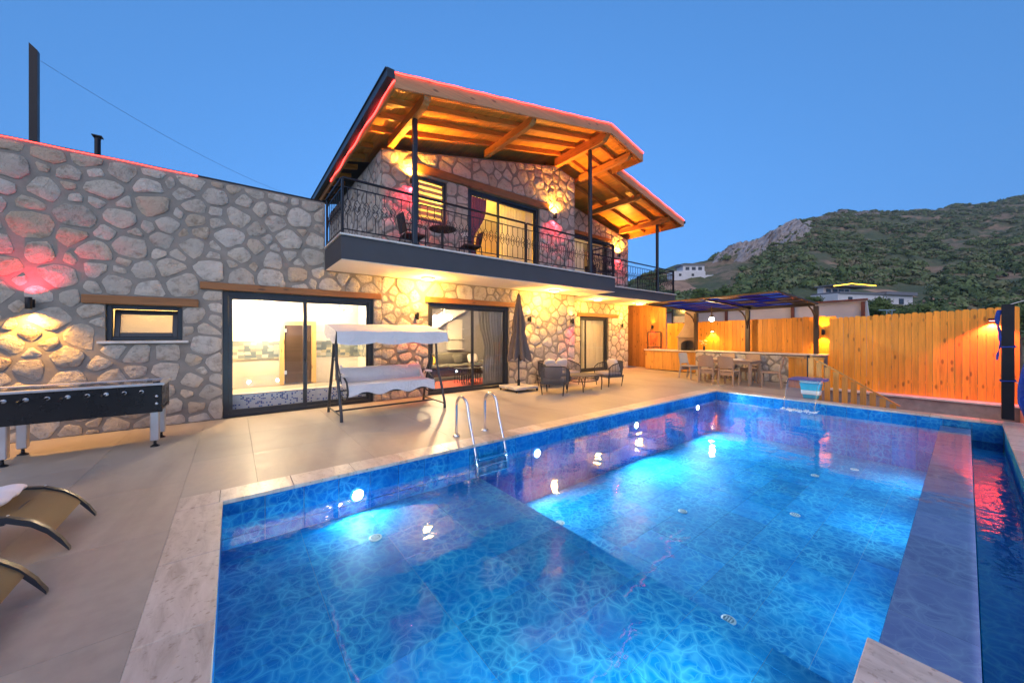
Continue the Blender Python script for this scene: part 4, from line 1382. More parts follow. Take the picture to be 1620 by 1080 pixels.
# ================================================================= garden swing
canvas_m = mat('white canvas', (.60, .58, .60), .85, var=.04, scale=3, bmp=.12, bscale=160, crease=.55)
tube_m = mat('grey steel tube', (.045, .050, .058), .42, .35, var=.1)
sw = thing('garden_swing', 'white canopied garden swing seat on a dark tubular frame', 'garden swing', (2.5, 7.3, 0))
for X in (1.50, 3.52):
    s = -1 if X < 2 else 1
    b = MB()
    b.tube([(X, 6.80, .0), (X, 6.81, .12), (X, 6.95, .45), (X, 7.10, .75), (X, 7.17, .95), (X, 7.20, 1.25), (X, 7.24, 1.60)], .026, 10); b.build('front_leg', tube_m, sw, smooth=60)
    b = MB(); b.tube([(X, 7.88, 0), (X, 7.80, .35), (X, 7.60, .80), (X, 7.45, 1.15), (X, 7.38, 1.62)], .026, 10); b.build('rear_leg', tube_m, sw, smooth=60)
    b = MB(); b.tube([(X, 6.83, .10), (X, 7.84, .10)], .016, 8); b.build('foot_bar', tube_m, sw, smooth=60)
    b = MB(); b.tube([(X, 7.22, 1.05), (X, 7.44, 1.10)], .012, 6); b.tube([(X - s * .03, 7.30, 1.12), (X - s * .10, 7.26, .62)], .010, 6); b.tube([(X - s * .03, 7.40, 1.12), (X - s * .08, 7.62, .66)], .010, 6); b.build('hanger', tube_m, sw, smooth=60)
    b = MB()      # looped arm rest
    xi = X - s * .15
    b.tube([(xi, 7.62, .62), (xi, 7.56, .78), (xi, 7.30, .74), (xi, 7.08, .66), (xi, 6.98, .50), (xi, 7.05, .36), (xi, 7.25, .32), (xi, 7.55, .36)], .017, 8); b.build('arm_loop', tube_m, sw, smooth=60)
    b = MB(); b.pillow(Matrix.Translation((xi, 7.28, .76)), .07, .30, .05, .5); b.build('arm_pad', canvas_m, sw, smooth=180)
b = MB(); b.tube([(1.50, 7.36, .10), (3.52, 7.36, .10)], .018, 8); b.build('lower_bar', tube_m, sw, smooth=60)
b = MB(); b.tube([(1.50, 7.31, 1.60), (3.52, 7.31, 1.60)], .022, 8); b.build('ridge_bar', tube_m, sw, smooth=60)
b = MB(); b.tube([(1.65, 7.05, .44), (3.37, 7.05, .44)], .016, 8); b.tube([(1.65, 7.60, .44), (3.37, 7.60, .44)], .016, 8); b.tube([(1.65, 7.72, .78), (3.37, 7.72, .78)], .016, 8); b.build('seat_frame', tube_m, sw, smooth=60)
# canopy roof and scalloped valance
cx0, cx1, cy0, cy1 = 1.44, 3.62, 6.88, 7.86
b = MB()
def can(u, v):
    x = cx0 + (cx1 - cx0) * u; y = cy0 + (cy1 - cy0) * v
    return Vector((x, y, 1.60 + .16 * v - .018 * math.sin(u * PI) * math.sin(v * PI) + .012 * math.sin(u * 3 * PI) ** 2))
b.grid(can, 26, 12); cano = b.build('canopy', canvas_m, sw, smooth=180, recalc=False)
b = MB()
def val(u, v):
    dr = .20 + .055 * abs(math.sin(u * 3 * PI + .2)) if True else .2
    p = can(u, 0); return p + Vector((0, -.012 - .03 * v * (.5 + .5 * math.sin(u * 19)), -dr * v))
b.grid(val, 48, 5)
b.grid(lambda u, v: can(0, u) + Vector((-.012 - .02 * v, 0, -v * (.19 + .05 * abs(math.sin(u * 2 * PI + .3))))), 20, 4)
b.grid(lambda u, v: can(1, u) + Vector((.012 + .02 * v, 0, -v * (.19 + .05 * abs(math.sin(u * 2 * PI + .3))))), 20, 4)
b.build('valance', canvas_m, cano, smooth=180, recalc=False)
b = MB()      # seat cushion and back
b.obox(Matrix.Translation((2.51, 7.28, .55)), 1.70, .60, .12, .045); b.build('seat_cushion', canvas_m, sw, smooth=50)
b = MB(); b.obox(Matrix.Translation((2.51, 7.66, .72)) @ Matrix.Rotation(R_(-24), 4, 'X'), 1.72, .10, .36, .04); b.build('back_cushion', canvas_m, sw, smooth=50)
b = MB()
b.grid(lambda u, v: Vector((1.66 + 1.70 * u, 6.965 - .025 * v * (.5 + .5 * math.sin(u * 15)), .605 - v * (.13 + .075 * (.5 + .5 * math.cos(u * 6 * PI))))), 60, 5)
b.build('seat_valance', canvas_m, sw, smooth=180, recalc=False)
b = MB(); b.prism([(7.45, .60), (7.78, .60), (7.78, .94)], lambda a, z, d: Vector((3.30 + d, a, z)), 0, .05); b.build('side_flap', canvas_m, sw)
b = MB(); b.prism([(7.45, .60), (7.78, .60), (7.78, .94)], lambda a, z, d: Vector((1.68 + d, a, z)), 0, .05); b.build('side_flap', canvas_m, sw)

# ================================================================= closed parasol
par_m = mat('taupe parasol cloth', (.105, .080, .072), .85, var=.12, scale=5, bmp=.2, bscale=140, crease=.5)
UX, UY = 6.25, 7.68
pa = thing('closed_parasol', 'folded taupe parasol standing in a wheeled concrete base', 'parasol', (UX, UY, 0))
b = MB(); b.lathe([(.024, .12), (.024, 2.66), (.012, 2.70)], (UX, UY, 0), 12); b.build('pole', frame_m, pa, smooth=40)
b = MB()
def fold(u, v):
    a = u * 2 * PI
    z = 2.66 - 1.74 * v
    r0 = .035 + .20 * (v ** .8) + .05 * math.exp(-((v - .95) / .15) ** 2)
    w = abs(math.sin(a * 4 + .35 * math.sin(v * 4 + a)))
    r = r0 * (1 + (.55 * w ** 1.6 - .28) * min(1, v * 2.5)) * (1 + .06 * math.sin(a * 3 + 5 * v)) * (1 - .16 * math.exp(-((v - .60) / .05) ** 2))
    z -= (.16 * w - .06 + .04 * math.sin(a * 3)) * (v ** 5)
    return Vector((UX + r * math.cos(a + .25 * v), UY + r * math.sin(a + .25 * v), z))
b.grid(fold, 128, 30); b.build('folded_canopy', par_m, pa, smooth=180, recalc=False)
b = MB()
for k in range(4):
    x_, y_ = UX + (-.20 if k % 2 else .20), UY + (-.20 if k < 2 else .20)
    b.obox(Matrix.Translation((x_, y_, .10)), .385, .385, .07, .012)
b.build('concrete_plates', mat('pale concrete plate', (.48, .44, .40), .85, var=.12, bmp=.2), pa)
b = MB(); b.box(UX - .40, UX + .40, UY - .02, UY + .02, .05, .064); b.box(UX - .02, UX + .02, UY - .40, UY + .40, .05, .064); b.lathe([(.04, .064), (.04, .30)], (UX, UY, 0), 12); b.build('stand', iron_m, pa)
for dx, dy in ((-.36, -.36), (.36, -.36), (-.36, .36), (.36, .36)):
    b = MB(); b.lathe([(.030, -.012), (.030, .012)], (0, 0, 0), 12)
    b.v = [(UX + dx + p[2], UY + dy + p[0], .030 + p[1]) for p in b.v]; b.box(UX + dx - .02, UX + dx + .02, UY + dy - .02, UY + dy + .02, .045, .065); b.build('castor', black_m, pa)

# ================================================================= pool ladder, lights, drains
lad = thing('pool_ladder', 'polished steel pool ladder with two hooped handrails', 'pool ladder', (2.93, 4.6, 0))
for X in (2.68, 3.20):
    pts = [(X, 4.80, .004), (X, 4.80, .45)]
    for k in range(1, 9):
        a = PI * k / 9 * .92
        pts.append((X, 4.63 + .17 * math.cos(a), .45 + .17 * math.sin(a)))
    pts += [(X, 4.42, .30), (X, 4.26, -.12), (X, 4.21, -.30), (X, 4.21, -.44)]
    b = MB(); b.tube(pts, .021, 12); h = b.build('handrail', chrome_m, lad, smooth=60)
    b = MB(); b.lathe([(.055, .005), (.05, .02), (.026, .03)], (X, 4.80, 0), 16); b.build('flange', chrome_m, h, smooth=40)
for z in (-.20, -.31, -.42):
    b = MB(); b.box(2.70, 3.18, 4.18, 4.25, z - .012, z + .012, .005); b.build('tread', chrome_m, lad)
def pool_light(X, z, label, power):
    t = thing('pool_light', label, 'pool light', (X, PY1, z), 'underwater pool lights')
    def rot(p): return (X + p[0], PY1 - .0015 - p[2], z + p[1])
    b = MB(); b.lathe([(.075, 0), (.075, .012), (.06, .02)], (0, 0, 0), 20, cap=False); b.v = [rot(p) for p in b.v]; b.build('ring', chrome_m, t, smooth=40)
    b = MB(); b.lathe([(.06, .004), (.058, .014), (.03, .022), (.005, .024)], (0, 0, 0), 20); b.v = [rot(p) for p in b.v]; b.build('lens', pool_bulb_m, t, smooth=60)
    lamp('SPOT', 'lamp_light', t, (X, PY1 - .06, z), power, (.75, .92, 1.0), 172, .4, .05, (R_(-78), 0, 0))
    return t
pool_light(1.11, -.27, 'underwater light over the shallow shelf, left of the ladder', 6)
pool_light(3.85, -.36, 'underwater light just right of the ladder', 17)
pool_light(6.64, -.35, 'underwater light halfway along the house-side pool wall', 44)
pool_light(9.40, -.33, 'underwater light nearest the far pool corner', 40)
for X_, lb_, pw_ in ((.45, 'added unseen shelf light under the near coping, nearer the left end', 40), (1.35, 'added unseen shelf light under the middle of the near coping', 40), (4.4, 'added unseen underwater light on the overflow weir nearest the camera', 4), (6.9, 'added unseen underwater light on the middle of the overflow weir', 6), (9.3, 'added unseen underwater light on the far end of the overflow weir', 7)):  # extra lamps out of view, added to brighten and even out the pool
    t = pool_light(0, 0, lb_, pw_)
    place(t, (X_, PYL + (.002 if X_ < XS else .008), -.24 if X_ < XS else -.40), PI)
nozzle_m = mat('white plastic fitting', (.66, .70, .70), .4, var=.04)
for (X, Y, z, lb) in ((1.11, 3.62, ZSH, 'white inlet fitting on the shallow shelf floor'), (3.62, 3.52, ZDP, 'white floor inlet close to the shelf edge, house side'), (5.3, 2.62, ZDP, 'white floor inlet in the middle of the deep floor'),
                      (6.5, 1.55, ZDP, 'white floor inlet towards the overflow side'), (3.62, 1.36, ZDP, 'white floor inlet nearest the camera'), (8.6, 1.75, ZDP, 'white floor inlet far out towards the waterfall'), (9.6, 1.35, ZDP, 'farthest white floor inlet near the pool end')):
    t = thing('pool_inlet', lb, 'pool fitting', (X, Y, z), 'floor inlets')
    b = MB(); b.lathe([(.062, 0), (.062, .008), (.048, .014), (.044, .008)], (X, Y, z), 18, cap=False); b.build('flange', nozzle_m, t, smooth=40)
    b = MB(); b.lathe([(.044, .001), (.044, .007)], (X, Y, z), 16); b.build('cover', mat('grey cover', (.2, .3, .33), .5) if 'grey cover' not in MATS else MATS['grey cover'], t)
    b = MB()
    for k in (-1, 0, 1): b.box(X - .032 + abs(k) * .006, X + .032 - abs(k) * .006, Y + k * .022 - .005, Y + k * .022 + .005, z + .008, z + .012)
    b.build('grille', nozzle_m, t)

# ================================================================= waterfall spout
blue_m = mat('blue plastic', (.015, .10, .42), .3, var=.06); cyan_m = mat('turquoise glass band', (.05, .42, .55), .25, var=.06)
FX, FY = 11.04, 2.32
fo = thing('waterfall_spout', 'blue and white waterfall spout on the far pool edge', 'waterfall spout', (FX, FY, 0))
def tier(z0, z1, w0, w1, d0, d1, m, nm):
    b = MB()
    vs = [(FX + sx * d / 2, FY + sy * w / 2, z) for (z, w, d) in ((z0, w0, d0), (z1, w1, d1)) for (sx, sy) in ((-1, -1), (1, -1), (1, 1), (-1, 1))]
    b.add(vs, [(3, 2, 1, 0), (4, 5, 6, 7), (0, 1, 5, 4), (1, 2, 6, 5), (2, 3, 7, 6), (3, 0, 4, 7)]); b.build(nm, m, fo)
tier(.004, .10, .26, .30, .16, .18, cyan_m, 'foot'); tier(.10, .20, .34, .36, .20, .22, white_m, 'white_band'); tier(.20, .26, .34, .36, .20, .22, cyan_m, 'blue_band')
tier(.26, .37, .36, .40, .22, .24, cyan_m, 'turquoise_band'); tier(.37, .44, .38, .42, .18, .22, white_m, 'neck')
b = MB(); b.prism([(FX + .14, .44), (FX + .14, .50), (FX - .30, .515), (FX - .62, .495), (FX - .62, .485), (FX - .28, .485), (FX - .1, .44)], lambda a, z, d: Vector((a, FY + d, z)), -.30, .30); b.build('spout', blue_m, fo)
fall_m = clear('falling water', (.90, .95, .98), .16, 1.5, .12)
b = MB()
def fall(u, v):
    t = v
    return Vector((FX - .62 - .42 * t, FY + (u - .5) * (.58 - .03 * t) , .487 - .64 * t * t))
b.grid(fall, 14, 14); b.tube([fall(0, k / 14) for k in range(15)], .007, 6); b.tube([fall(1, k / 14) for k in range(15)], .007, 6)
tag(b.build('water_sheet', fall_m, smooth=180, recalc=False), 'clear sheet of water falling from the blue spout into the pool', 'water sheet')
foam_m = mat('white foam', (.75, .82, .85), .6, var=.1)
b = MB(); r3 = random.Random(5)
for k in range(260):
    x_ = FX - 1.04 + r3.gauss(-.04, .10); y_ = FY + r3.uniform(-.32, .32); rr = r3.uniform(.005, .016)
    b.pillow(Matrix.Translation((x_, y_, ZW + .002)), rr * 2.4, rr * 2.4, rr, 1.0, 6, 4)
o_ = b.build('splash_foam', foam_m, smooth=180, recalc=False); tag(o_, 'white foam where the sheet of water meets the pool', 'foam', kind='stuff')
# ================================================================= patio seats
rope_m = mat('charcoal rope weave', (.085, .080, .082), .8, var=.15, bmp=.4, bscale=220)
steel_m = mat('dark steel leg', (.040, .036, .036), .45, .4)
cush_m = mat('mauve grey cushion', (.26, .235, .245), .9, var=.06, bmp=.2, bscale=180)
pale_m = mat('pale linen pillow', (.55, .49, .45), .9, var=.06, bmp=.2, bscale=180)
def patio_chair(w, label, pillows):
    """faces +y in its own frame: backrest at the -y side"""
    t = thing('patio_chair' if w < 1 else 'patio_sofa', label, 'chair' if w < 1 else 'sofa', (0, 0, 0), 'rope patio seats round the coffee table')
    h = w / 2
    for sx in (-1, 1):
        for sy in (-1, 1):
            b = MB(); b.tube([(sx * (h - .06), sy * .25, 0), (sx * (h - .04), sy * .27, .20), (sx * (h - .02), sy * .28, .34)], [.012, .017, .018], 8); b.build('leg', steel_m, t, smooth=60)
    b = MB(); b.box(-h + .02, h - .02, -.30, .32, .27, .32, .02); b.build('seat_base', rope_m, t)
    b = MB(); b.obox(Matrix.Translation((0, .03, .375)), w - .12, .58, .10, .035); b.build('seat_cushion', cush_m, t, smooth=50)
    # wrap-round back: rail and ropes
    path = []
    for k in range(25):
        u = k / 24 * 2 - 1
        if abs(u) > .62:
            e = (abs(u) - .62) / .38
            x_ = math.copysign(h, u); y_ = -.22 + e * .50
        else:
            x_ = u / .62 * h; y_ = -.34 + .12 * abs(u / .62) ** 6
        z_ = .74 - .13 * max(0, (abs(u) - .55) / .45) ** 1.2
        path.append(Vector((x_ , y_, z_)))
    path[0].z = .56; path[-1].z = .56
    b = MB(); b.tube([(path[0].x, path[0].y, .30)] + path + [(path[-1].x, path[-1].y, .30)], .016, 8); rail = b.build('back_rail', steel_m, t, smooth=60)
    b = MB()
    n = int(46 * (w + .9) / 1.6)
    for k in range(n):
        s = k / (n - 1) * 24; i = min(int(s), 23); p = path[i].lerp(path[i + 1], s - i)
        q = Vector((p.x * .95, p.y * .93, .30)); mid = (p + q) / 2 + Vector((p.x * .02, p.y * .04, 0))
        b.tube([p, mid, q], .0085, 4, caps=False)
    o = b.build('rope_weave', rope_m, t, smooth=60); o['kind'] = 'stuff'
    for k in range(pillows):
        x_ = (k - (pillows - 1) / 2) * .5
        b = MB(); b.pillow(Matrix.Translation((x_, -.17, .60)) @ Matrix.Rotation(R_(72), 4, 'X') @ Matrix.Rotation(R_(8 * (k - .5)), 4, 'Z'), .46, .42, .15, .5); b.build('pillow', pale_m if pillows > 1 or label.startswith('rope patio chair at the right') else cush_m, t, smooth=180)
    return t
place(patio_chair(.66, 'rope patio chair with its back to the pool, left of the low table', 1), (6.60, 6.62, 0), R_(-58))
place(patio_chair(.66, 'rope patio chair at the right of the low table, pale pillow on it', 1), (9.02, 6.72, 0), R_(78))
place(patio_chair(1.30, 'rope patio sofa with pale pillows against the stone wall', 2), (7.85, 7.70, 0), R_(176))
ct = thing('coffee_table', 'low dark rope-edged coffee table between the patio seats', 'coffee table', (7.75, 6.62, 0))
cx, cy = 7.75, 6.62
for sx in (-1, 1):
    for sy in (-1, 1):
        b = MB(); b.tube([(cx + sx * .38, cy + sy * .30, 0), (cx + sx * .40, cy + sy * .31, .20), (cx + sx * .44, cy + sy * .27, .38)], [.012, .017, .018], 8); b.build('leg', steel_m, ct, smooth=60)
b = MB(); b.lathe([(.30, .40), (.52, .405), (.54, .42), (.52, .435), (.0, .436)], (0, 0, 0), 36, cap=False); b.v = [(cx + p[0] * 1.02, cy + p[1] * .72, p[2]) for p in b.v]; b.build('table_top', rope_m, ct, smooth=40)
b = MB()
for k in range(64):
    a = 2 * PI * k / 64; b.tube([(cx + .53 * math.cos(a), cy + .37 * math.sin(a), .41), (cx + .47 * math.cos(a + .05), cy + .32 * math.sin(a + .05), .27)], .007, 4, caps=False)
o = b.build('rope_skirt', rope_m, ct, smooth=60); o['kind'] = 'stuff'
b = MB(); b.tube([(cx + .47 * math.cos(2 * PI * k / 32), cy + .32 * math.sin(2 * PI * k / 32), .27) for k in range(32)], .011, 6, closed=True); b.build('lower_ring', steel_m, ct, smooth=60)

# ================================================================= dining set
resin_m = mat('beige resin weave', (.36, .245, .165), .65, var=.08, scale=30, bmp=.35, bscale=150)
greychair_m = mat('grey resin weave', (.30, .30, .31), .65, var=.08, scale=30, bmp=.35, bscale=150)
def dining_chair(label, m):
    """faces +y"""
    t = thing('dining_chair', label, 'chair', (0, 0, 0), 'resin chairs round the dining table')
    for sx in (-1, 1):
        b = MB(); b.beam((sx * .20, .20, 0), (sx * .205, .19, .42), .04, .04, .006, up=(0, 1, 0)); b.build('leg', m, t)
        b = MB(); b.beam((sx * .21, -.27, 0), (sx * .20, -.21, .44), .04, .045, .006, up=(0, 1, 0)); b.beam((sx * .20, -.21, .43), (sx * .20, -.29, .86), .035, .035, .006, up=(0, 1, 0)); b.build('leg', m, t)
    b = MB(); b.obox(Matrix.Translation((0, 0, .435)), .45, .46, .04, .012); b.build('seat', m, t)
    b = MB(); b.box(-.19, .19, -.21, -.17, .30, .40, .004); b.box(-.19, .19, .18, .21, .32, .41, .004); b.build('apron', m, t)
    b = MB()
    def bk(u, v, o): return Vector(((u - .5) * .40, -.225 - .075 * v - .03 * (1 - (2 * u - 1) ** 2) + o, .52 + .36 * v + .012 * (1 - (2 * u - 1) ** 2) * v))
    b.grid(lambda u, v: bk(u, v, .012), 10, 8); b.grid(lambda u, v: bk(u, v, -.012), 10, 8)
    b.grid(lambda u, v: bk(u, 1, -.012 + .024 * v), 10, 1); b.grid(lambda u, v: bk(u, 0, -.012 + .024 * v), 10, 1); b.grid(lambda u, v: bk(0, u, -.012 + .024 * v), 8, 1); b.grid(lambda u, v: bk(1, u, -.012 + .024 * v), 8, 1)
    b.build('backrest', m, t, smooth=40)
    return t
TX, TY = 12.72, 4.78
place(dining_chair('beige resin chair, right one of the two with their backs to the pool', resin_m), (12.02, 4.50, 0), R_(-92))
place(dining_chair('beige resin chair, left one of the two with their backs to the pool', resin_m), (12.10, 5.12, 0), R_(-88))
place(dining_chair('beige resin chair at the right head of the dining table', resin_m), (12.45, 3.55, 0), R_(12))
place(dining_chair('grey resin chair at the left head of the dining table', greychair_m), (12.75, 6.05, 0), R_(168))
place(dining_chair('beige resin chair behind the dining table, nearer the steps', resin_m), (13.42, 4.40, 0), R_(90))
place(dining_chair('beige resin chair behind the dining table, nearer the barbecue', resin_m), (13.42, 5.15, 0), R_(92))
dt = thing('dining_table', 'rectangular beige resin dining table under the pergola', 'dining table', (TX, TY, 0))
b = MB(); b.box(TX - .45, TX + .45, TY - .82, TY + .82, .71, .745, .008); b.build('table_top', resin_m, dt)
b = MB(); b.box(TX - .40, TX + .40, TY - .76, TY - .73, .63, .709); b.box(TX - .40, TX + .40, TY + .73, TY + .76, .63, .709); b.box(TX - .42, TX - .39, TY - .76, TY + .76, .63, .709); b.box(TX + .39, TX + .42, TY - .76, TY + .76, .63, .709); b.build('apron', resin_m, dt)
for sx in (-1, 1):
    for sy in (-1, 1):
        b = MB(); b.box(TX + sx * .39 - .045, TX + sx * .39 + .045, TY + sy * .74 - .045, TY + sy * .74 + .045, 0, .63, .01); b.build('leg', resin_m, dt)
b = MB(); b.lathe([(.02, 0), (.10, .004), (.125, .016), (.12, .018), (.02, .008)], (TX - .1, TY + .1, .746), 20); tag(b.build('plate', white_m, smooth=60), 'white plate lying on the dining table', 'plate')
b = MB(); b.box(TX - .15, TX + .12, TY - .45, TY - .18, .746, .758, .004); tag(b.build('folded_cloth', towel_m), 'folded white cloth lying on the dining table', 'cloth')

# ================================================================= stone bar, pergola
BX0, BX1, BYA, BYB = 13.85, 14.30, 2.60, 6.35
bar = thing('stone_bar', 'rubble stone bar counter with a pale top behind the dining table', 'bar counter', (14.05, 4.5, 0))
masonry(bar, 'bar_wall', leftside(BX0), (BYA, BYB, 0, .90), [(BYA, .90), (BYB, .90)], [], r=.25, seed=53, thick=.40)
b = MB(); b.box(BX0 - .06, BX1 + .02, BYA - .02, BYB, .905, .95, .006); b.build('counter_top', marble_m, bar)
pg_m = mat('brown steel', (.060, .040, .026), .5, .3, var=.12)
pg_edge_m = mat('amber steel edge', (.19, .10, .03), .5, .2, var=.1)
per = thing('pergola', 'steel pergola with a blue panelled cantilever roof over the dining table', 'pergola', (14.1, 4.6, .95))
PXF, PXB, PYA, PYB = 10.78, 14.25, 2.90, 6.55
def pz(x, y): return 2.46 + .10 * (PXB - x) / (PXB - PXF) + .06 * (PYB - y) / (PYB - PYA)
for Y in (2.84, 4.69, 6.45):
    b = MB(); b.box(14.04, 14.16, Y - .06, Y + .06, .952, pz(14.1, Y) - .10, .006); b.build('post', pg_m, per)
    b = MB(); b.tube([(14.04, Y, 1.75), (13.98, Y, 1.98), (13.84, Y, 2.16), (13.60, Y, 2.29), (13.30, Y, 2.36)], .024, 8); b.build('curved_brace', pg_m, per, smooth=60)
    b = MB(); b.beam((PXF + .05, Y, pz(PXF, Y) - .025), (PXB - .05, Y, pz(PXB, Y) - .025), .06, .05, .004); b.build('roof_beam', pg_m, per)
b = MB(); b.beam((PXF, PYA, pz(PXF, PYA) + .005), (PXF, PYB, pz(PXF, PYB) + .005), .05, .045, .004); b.build('front_edge', pg_edge_m, per)
b = MB(); b.beam((PXB, PYA, pz(PXB, PYA) - .03), (PXB, PYB, pz(PXB, PYB) - .03), .05, .10, .004); b.build('rear_edge', pg_m, per)
for Y in (PYA, PYB):
    b = MB(); b.beam((PXF + .03, Y, pz(PXF, Y) + .005), (PXB - .03, Y, pz(PXB, Y) + .005), .05, .045, .004); b.build('side_edge', pg_m, per)
for k in range(1, 5):
    X = PXF + (PXB - PXF) * k / 5
    b = MB(); b.beam((X, PYA + .03, pz(X, PYA) + .005), (X, PYB - .03, pz(X, PYB) + .005), .03, .022); b.build('crossbar', pg_m, per)
pan = [sheer('blue sheet', (.02, .09, .50), .85), sheer('violet sheet', (.10, .08, .40), .85), mat('navy panel', (.012, .016, .045), .4), sheer('light blue sheet', (.12, .26, .62), .85)]
r4 = random.Random(12)
for i in range(5):
    for j in range(7):
        xa = PXF + .03 + (PXB - PXF - .06) * i / 5; xb = PXF + .03 + (PXB - PXF - .06) * (i + 1) / 5
        ya = PYA + .03 + (PYB - PYA - .06) * j / 7; yb = PYA + .03 + (PYB - PYA - .06) * (j + 1) / 7
        b = MB(); z = lambda x, y: pz(x, y) + .017
        vs = [(x, y, z(x, y) + h) for h in (0, .008) for (x, y) in ((xa, ya), (xb, ya), (xb, yb - .005), (xa, yb - .005))]
        b.add(vs, [(3, 2, 1, 0), (4, 5, 6, 7), (0, 1, 5, 4), (1, 2, 6, 5), (2, 3, 7, 6), (3, 0, 4, 7)])
        b.build('roof_panel', pan[r4.choice((0, 0, 0, 1, 1, 2, 2, 3))], per)
# pendant lamp
t = thing('pendant_lamp', 'bright pendant lamp hanging under the pergola roof', 'pendant lamp', (12.6, 5.25, 2.0))
b = MB(); b.tube([(12.6, 5.25, 2.49), (12.6, 5.25, 2.20)], .018, 8); b.lathe([(.03, 2.20), (.07, 2.14), (.075, 2.12)], (12.6, 5.25, 0), 14, cap=False); b.build('stem', pg_edge_m, t, smooth=40)
b = MB(); b.pillow(Matrix.Translation((12.6, 5.25, 2.06)), .15, .15, .15, 1.0, 14, 10); b.build('bulb', white_bulb_m, t, smooth=180)
lamp('POINT', 'lamp_light', t, (12.6, 5.25, 1.94), 16, (1, .70, .34), size=.08)

# ================================================================= fences
def fence(name, label, pts, bw, z0, ztop, m=fence_m, round_top=False, facing=-1, seed=1, extra=0.0):
    """boards along y at x; pts = (x, y0, y1); ztop(y)"""
    x, y0, y1 = pts
    t = thing(name, label, 'fence', (x, (y0 + y1) / 2, z0))
    rn = random.Random(seed)
    y = y0
    while y < y1 - .02:
        w_ = min(bw * rn.uniform(.94, 1.06), y1 - y)
        zt = ztop(y + w_ / 2) + rn.uniform(-.012, .012)
        off = rn.uniform(-.006, .006)
        ya, yb = y + .0025, y + w_ - .0025
        if round_top: poly = [(ya, z0), (yb, z0), (yb, zt - .032), (yb - .010, zt - .012), (yb - .028, zt), (ya + .028, zt), (ya + .010, zt - .012), (ya, zt - .032)]
        else: poly = [(ya, z0), (yb, z0), (yb, zt), (ya, zt)]
        b = MB(); b.prism(poly, lambda a, z, d: Vector((x + off + d, a, z)), 0, .02); b.build('board', m, t)
        y += w_
    for z in (z0 + .3, ztop(y0) - .3):
        b = MB(); b.box(x + .028, x + .068, y0, y1, z, z + .07); b.build('fence_rail', m, t)
    return t
fence('board_fence', 'tall pine board fence with rounded tops beyond the far pool edge', (13.45, -.72, 2.42), .113, .03, lambda y: 2.02 + .045 * (2.42 - y), round_top=True, seed=3)
fence('board_fence', 'pine board fence behind the stone bar, lit from above', (14.40, 2.43, 6.60), .135, .40, lambda y: 2.12 - .02 * (y - 2.4), seed=4)
fence('board_fence', 'dark-stained tall board screen between the villa and the barbecue', (15.45, 6.62, 8.35), .17, .0, lambda y: 2.05, seed=5)
fence('board_fence', 'tallest board screen right beside the villa corner', (15.40, 8.36, 11.2), .19, .0, lambda y: 2.95, seed=6, m=wood('reddish pine screen board', (.42, .17, .04), 2, .6, .5, .16))
fence('board_fence', 'low board fence at the far right behind the dark post', (13.0, -2.6, -.80), .15, -.3, lambda y: 1.08, seed=8)
kb = thing('kerb_wall', 'low rendered wall with a pale cap under the rounded fence', 'wall', (13.4, .8, -1))
b = MB(); b.box(13.30, 13.56, -.75, 2.42, -.95, -.03); b.build('wall_body', concrete_m, kb)
b = MB(); b.box(13.22, 13.60, -.78, 2.42, -.028, .022, .006); b.build('wall_cap', marble_m, kb)
# lamps on the fences
def fence_lamp(loc, label, c, pw, emi, spot=120):
    x, y, z = loc
    t = thing('fence_lamp', label, 'wall lamp', loc, 'lamps fixed to the board fences')
    b = MB(); b.box(x - .10, x, y - .055, y + .055, z, z + .05, .006); b.box(x - .03, x, y - .04, y + .04, z - .03, z, .004); b.build('housing', iron_m, t)
    b = MB(); b.box(x - .09, x - .04, y - .04, y + .04, z - .01, z - .002); b.build('bulb', emi, t)
    lamp('SPOT', 'lamp_light', t, (x - .07, y, z - .02), pw, c, spot, .6, .02, DNR)
    return t
fence_lamp((13.44, -.36, 1.86), 'lamp shining pink-red down the right end of the rounded fence', (1.0, .08, .08), 85, emit('pink lamp', (1, .22, .20), 3))
fence_lamp((14.39, 5.95, 1.66), 'small lamp shining down on the fence left of the pendant', WARM, 22, warm_bulb_m)
sconce((14.39, 2.72, 1.62), 'up-and-down lamp on the fence behind the right pergola post', 'w', 'w', nz='-X', pu=16, pd=20, spot=110)
lamp('SPOT', 'screen_light', sconce((15.39, 9.0, 1.9), 'small red lamp on the screen beside the dark gate frame', 'w', 'r', nz='-X', pu=8, pd=12, spot=100), (15.28, 9.0, 2.0), .5, WARM, 90, .5, .02, UPR)
# gate frame
ga = thing('gate_frame', 'dark steel gate frame standing open before the board screen', 'gate', (14.95, 9.15, 0))
b = MB(); b.box(14.93, 14.97, 8.98, 9.02, 0, 1.66); b.box(15.30, 15.34, 8.55, 8.59, .90, 1.66); b.beam((14.95, 9.0, 1.66), (15.32, 8.57, 1.66), .04, .04); b.beam((14.95, 9.0, .98), (15.32, 8.57, .98), .035, .035); b.build('frame', pg_m, ga)

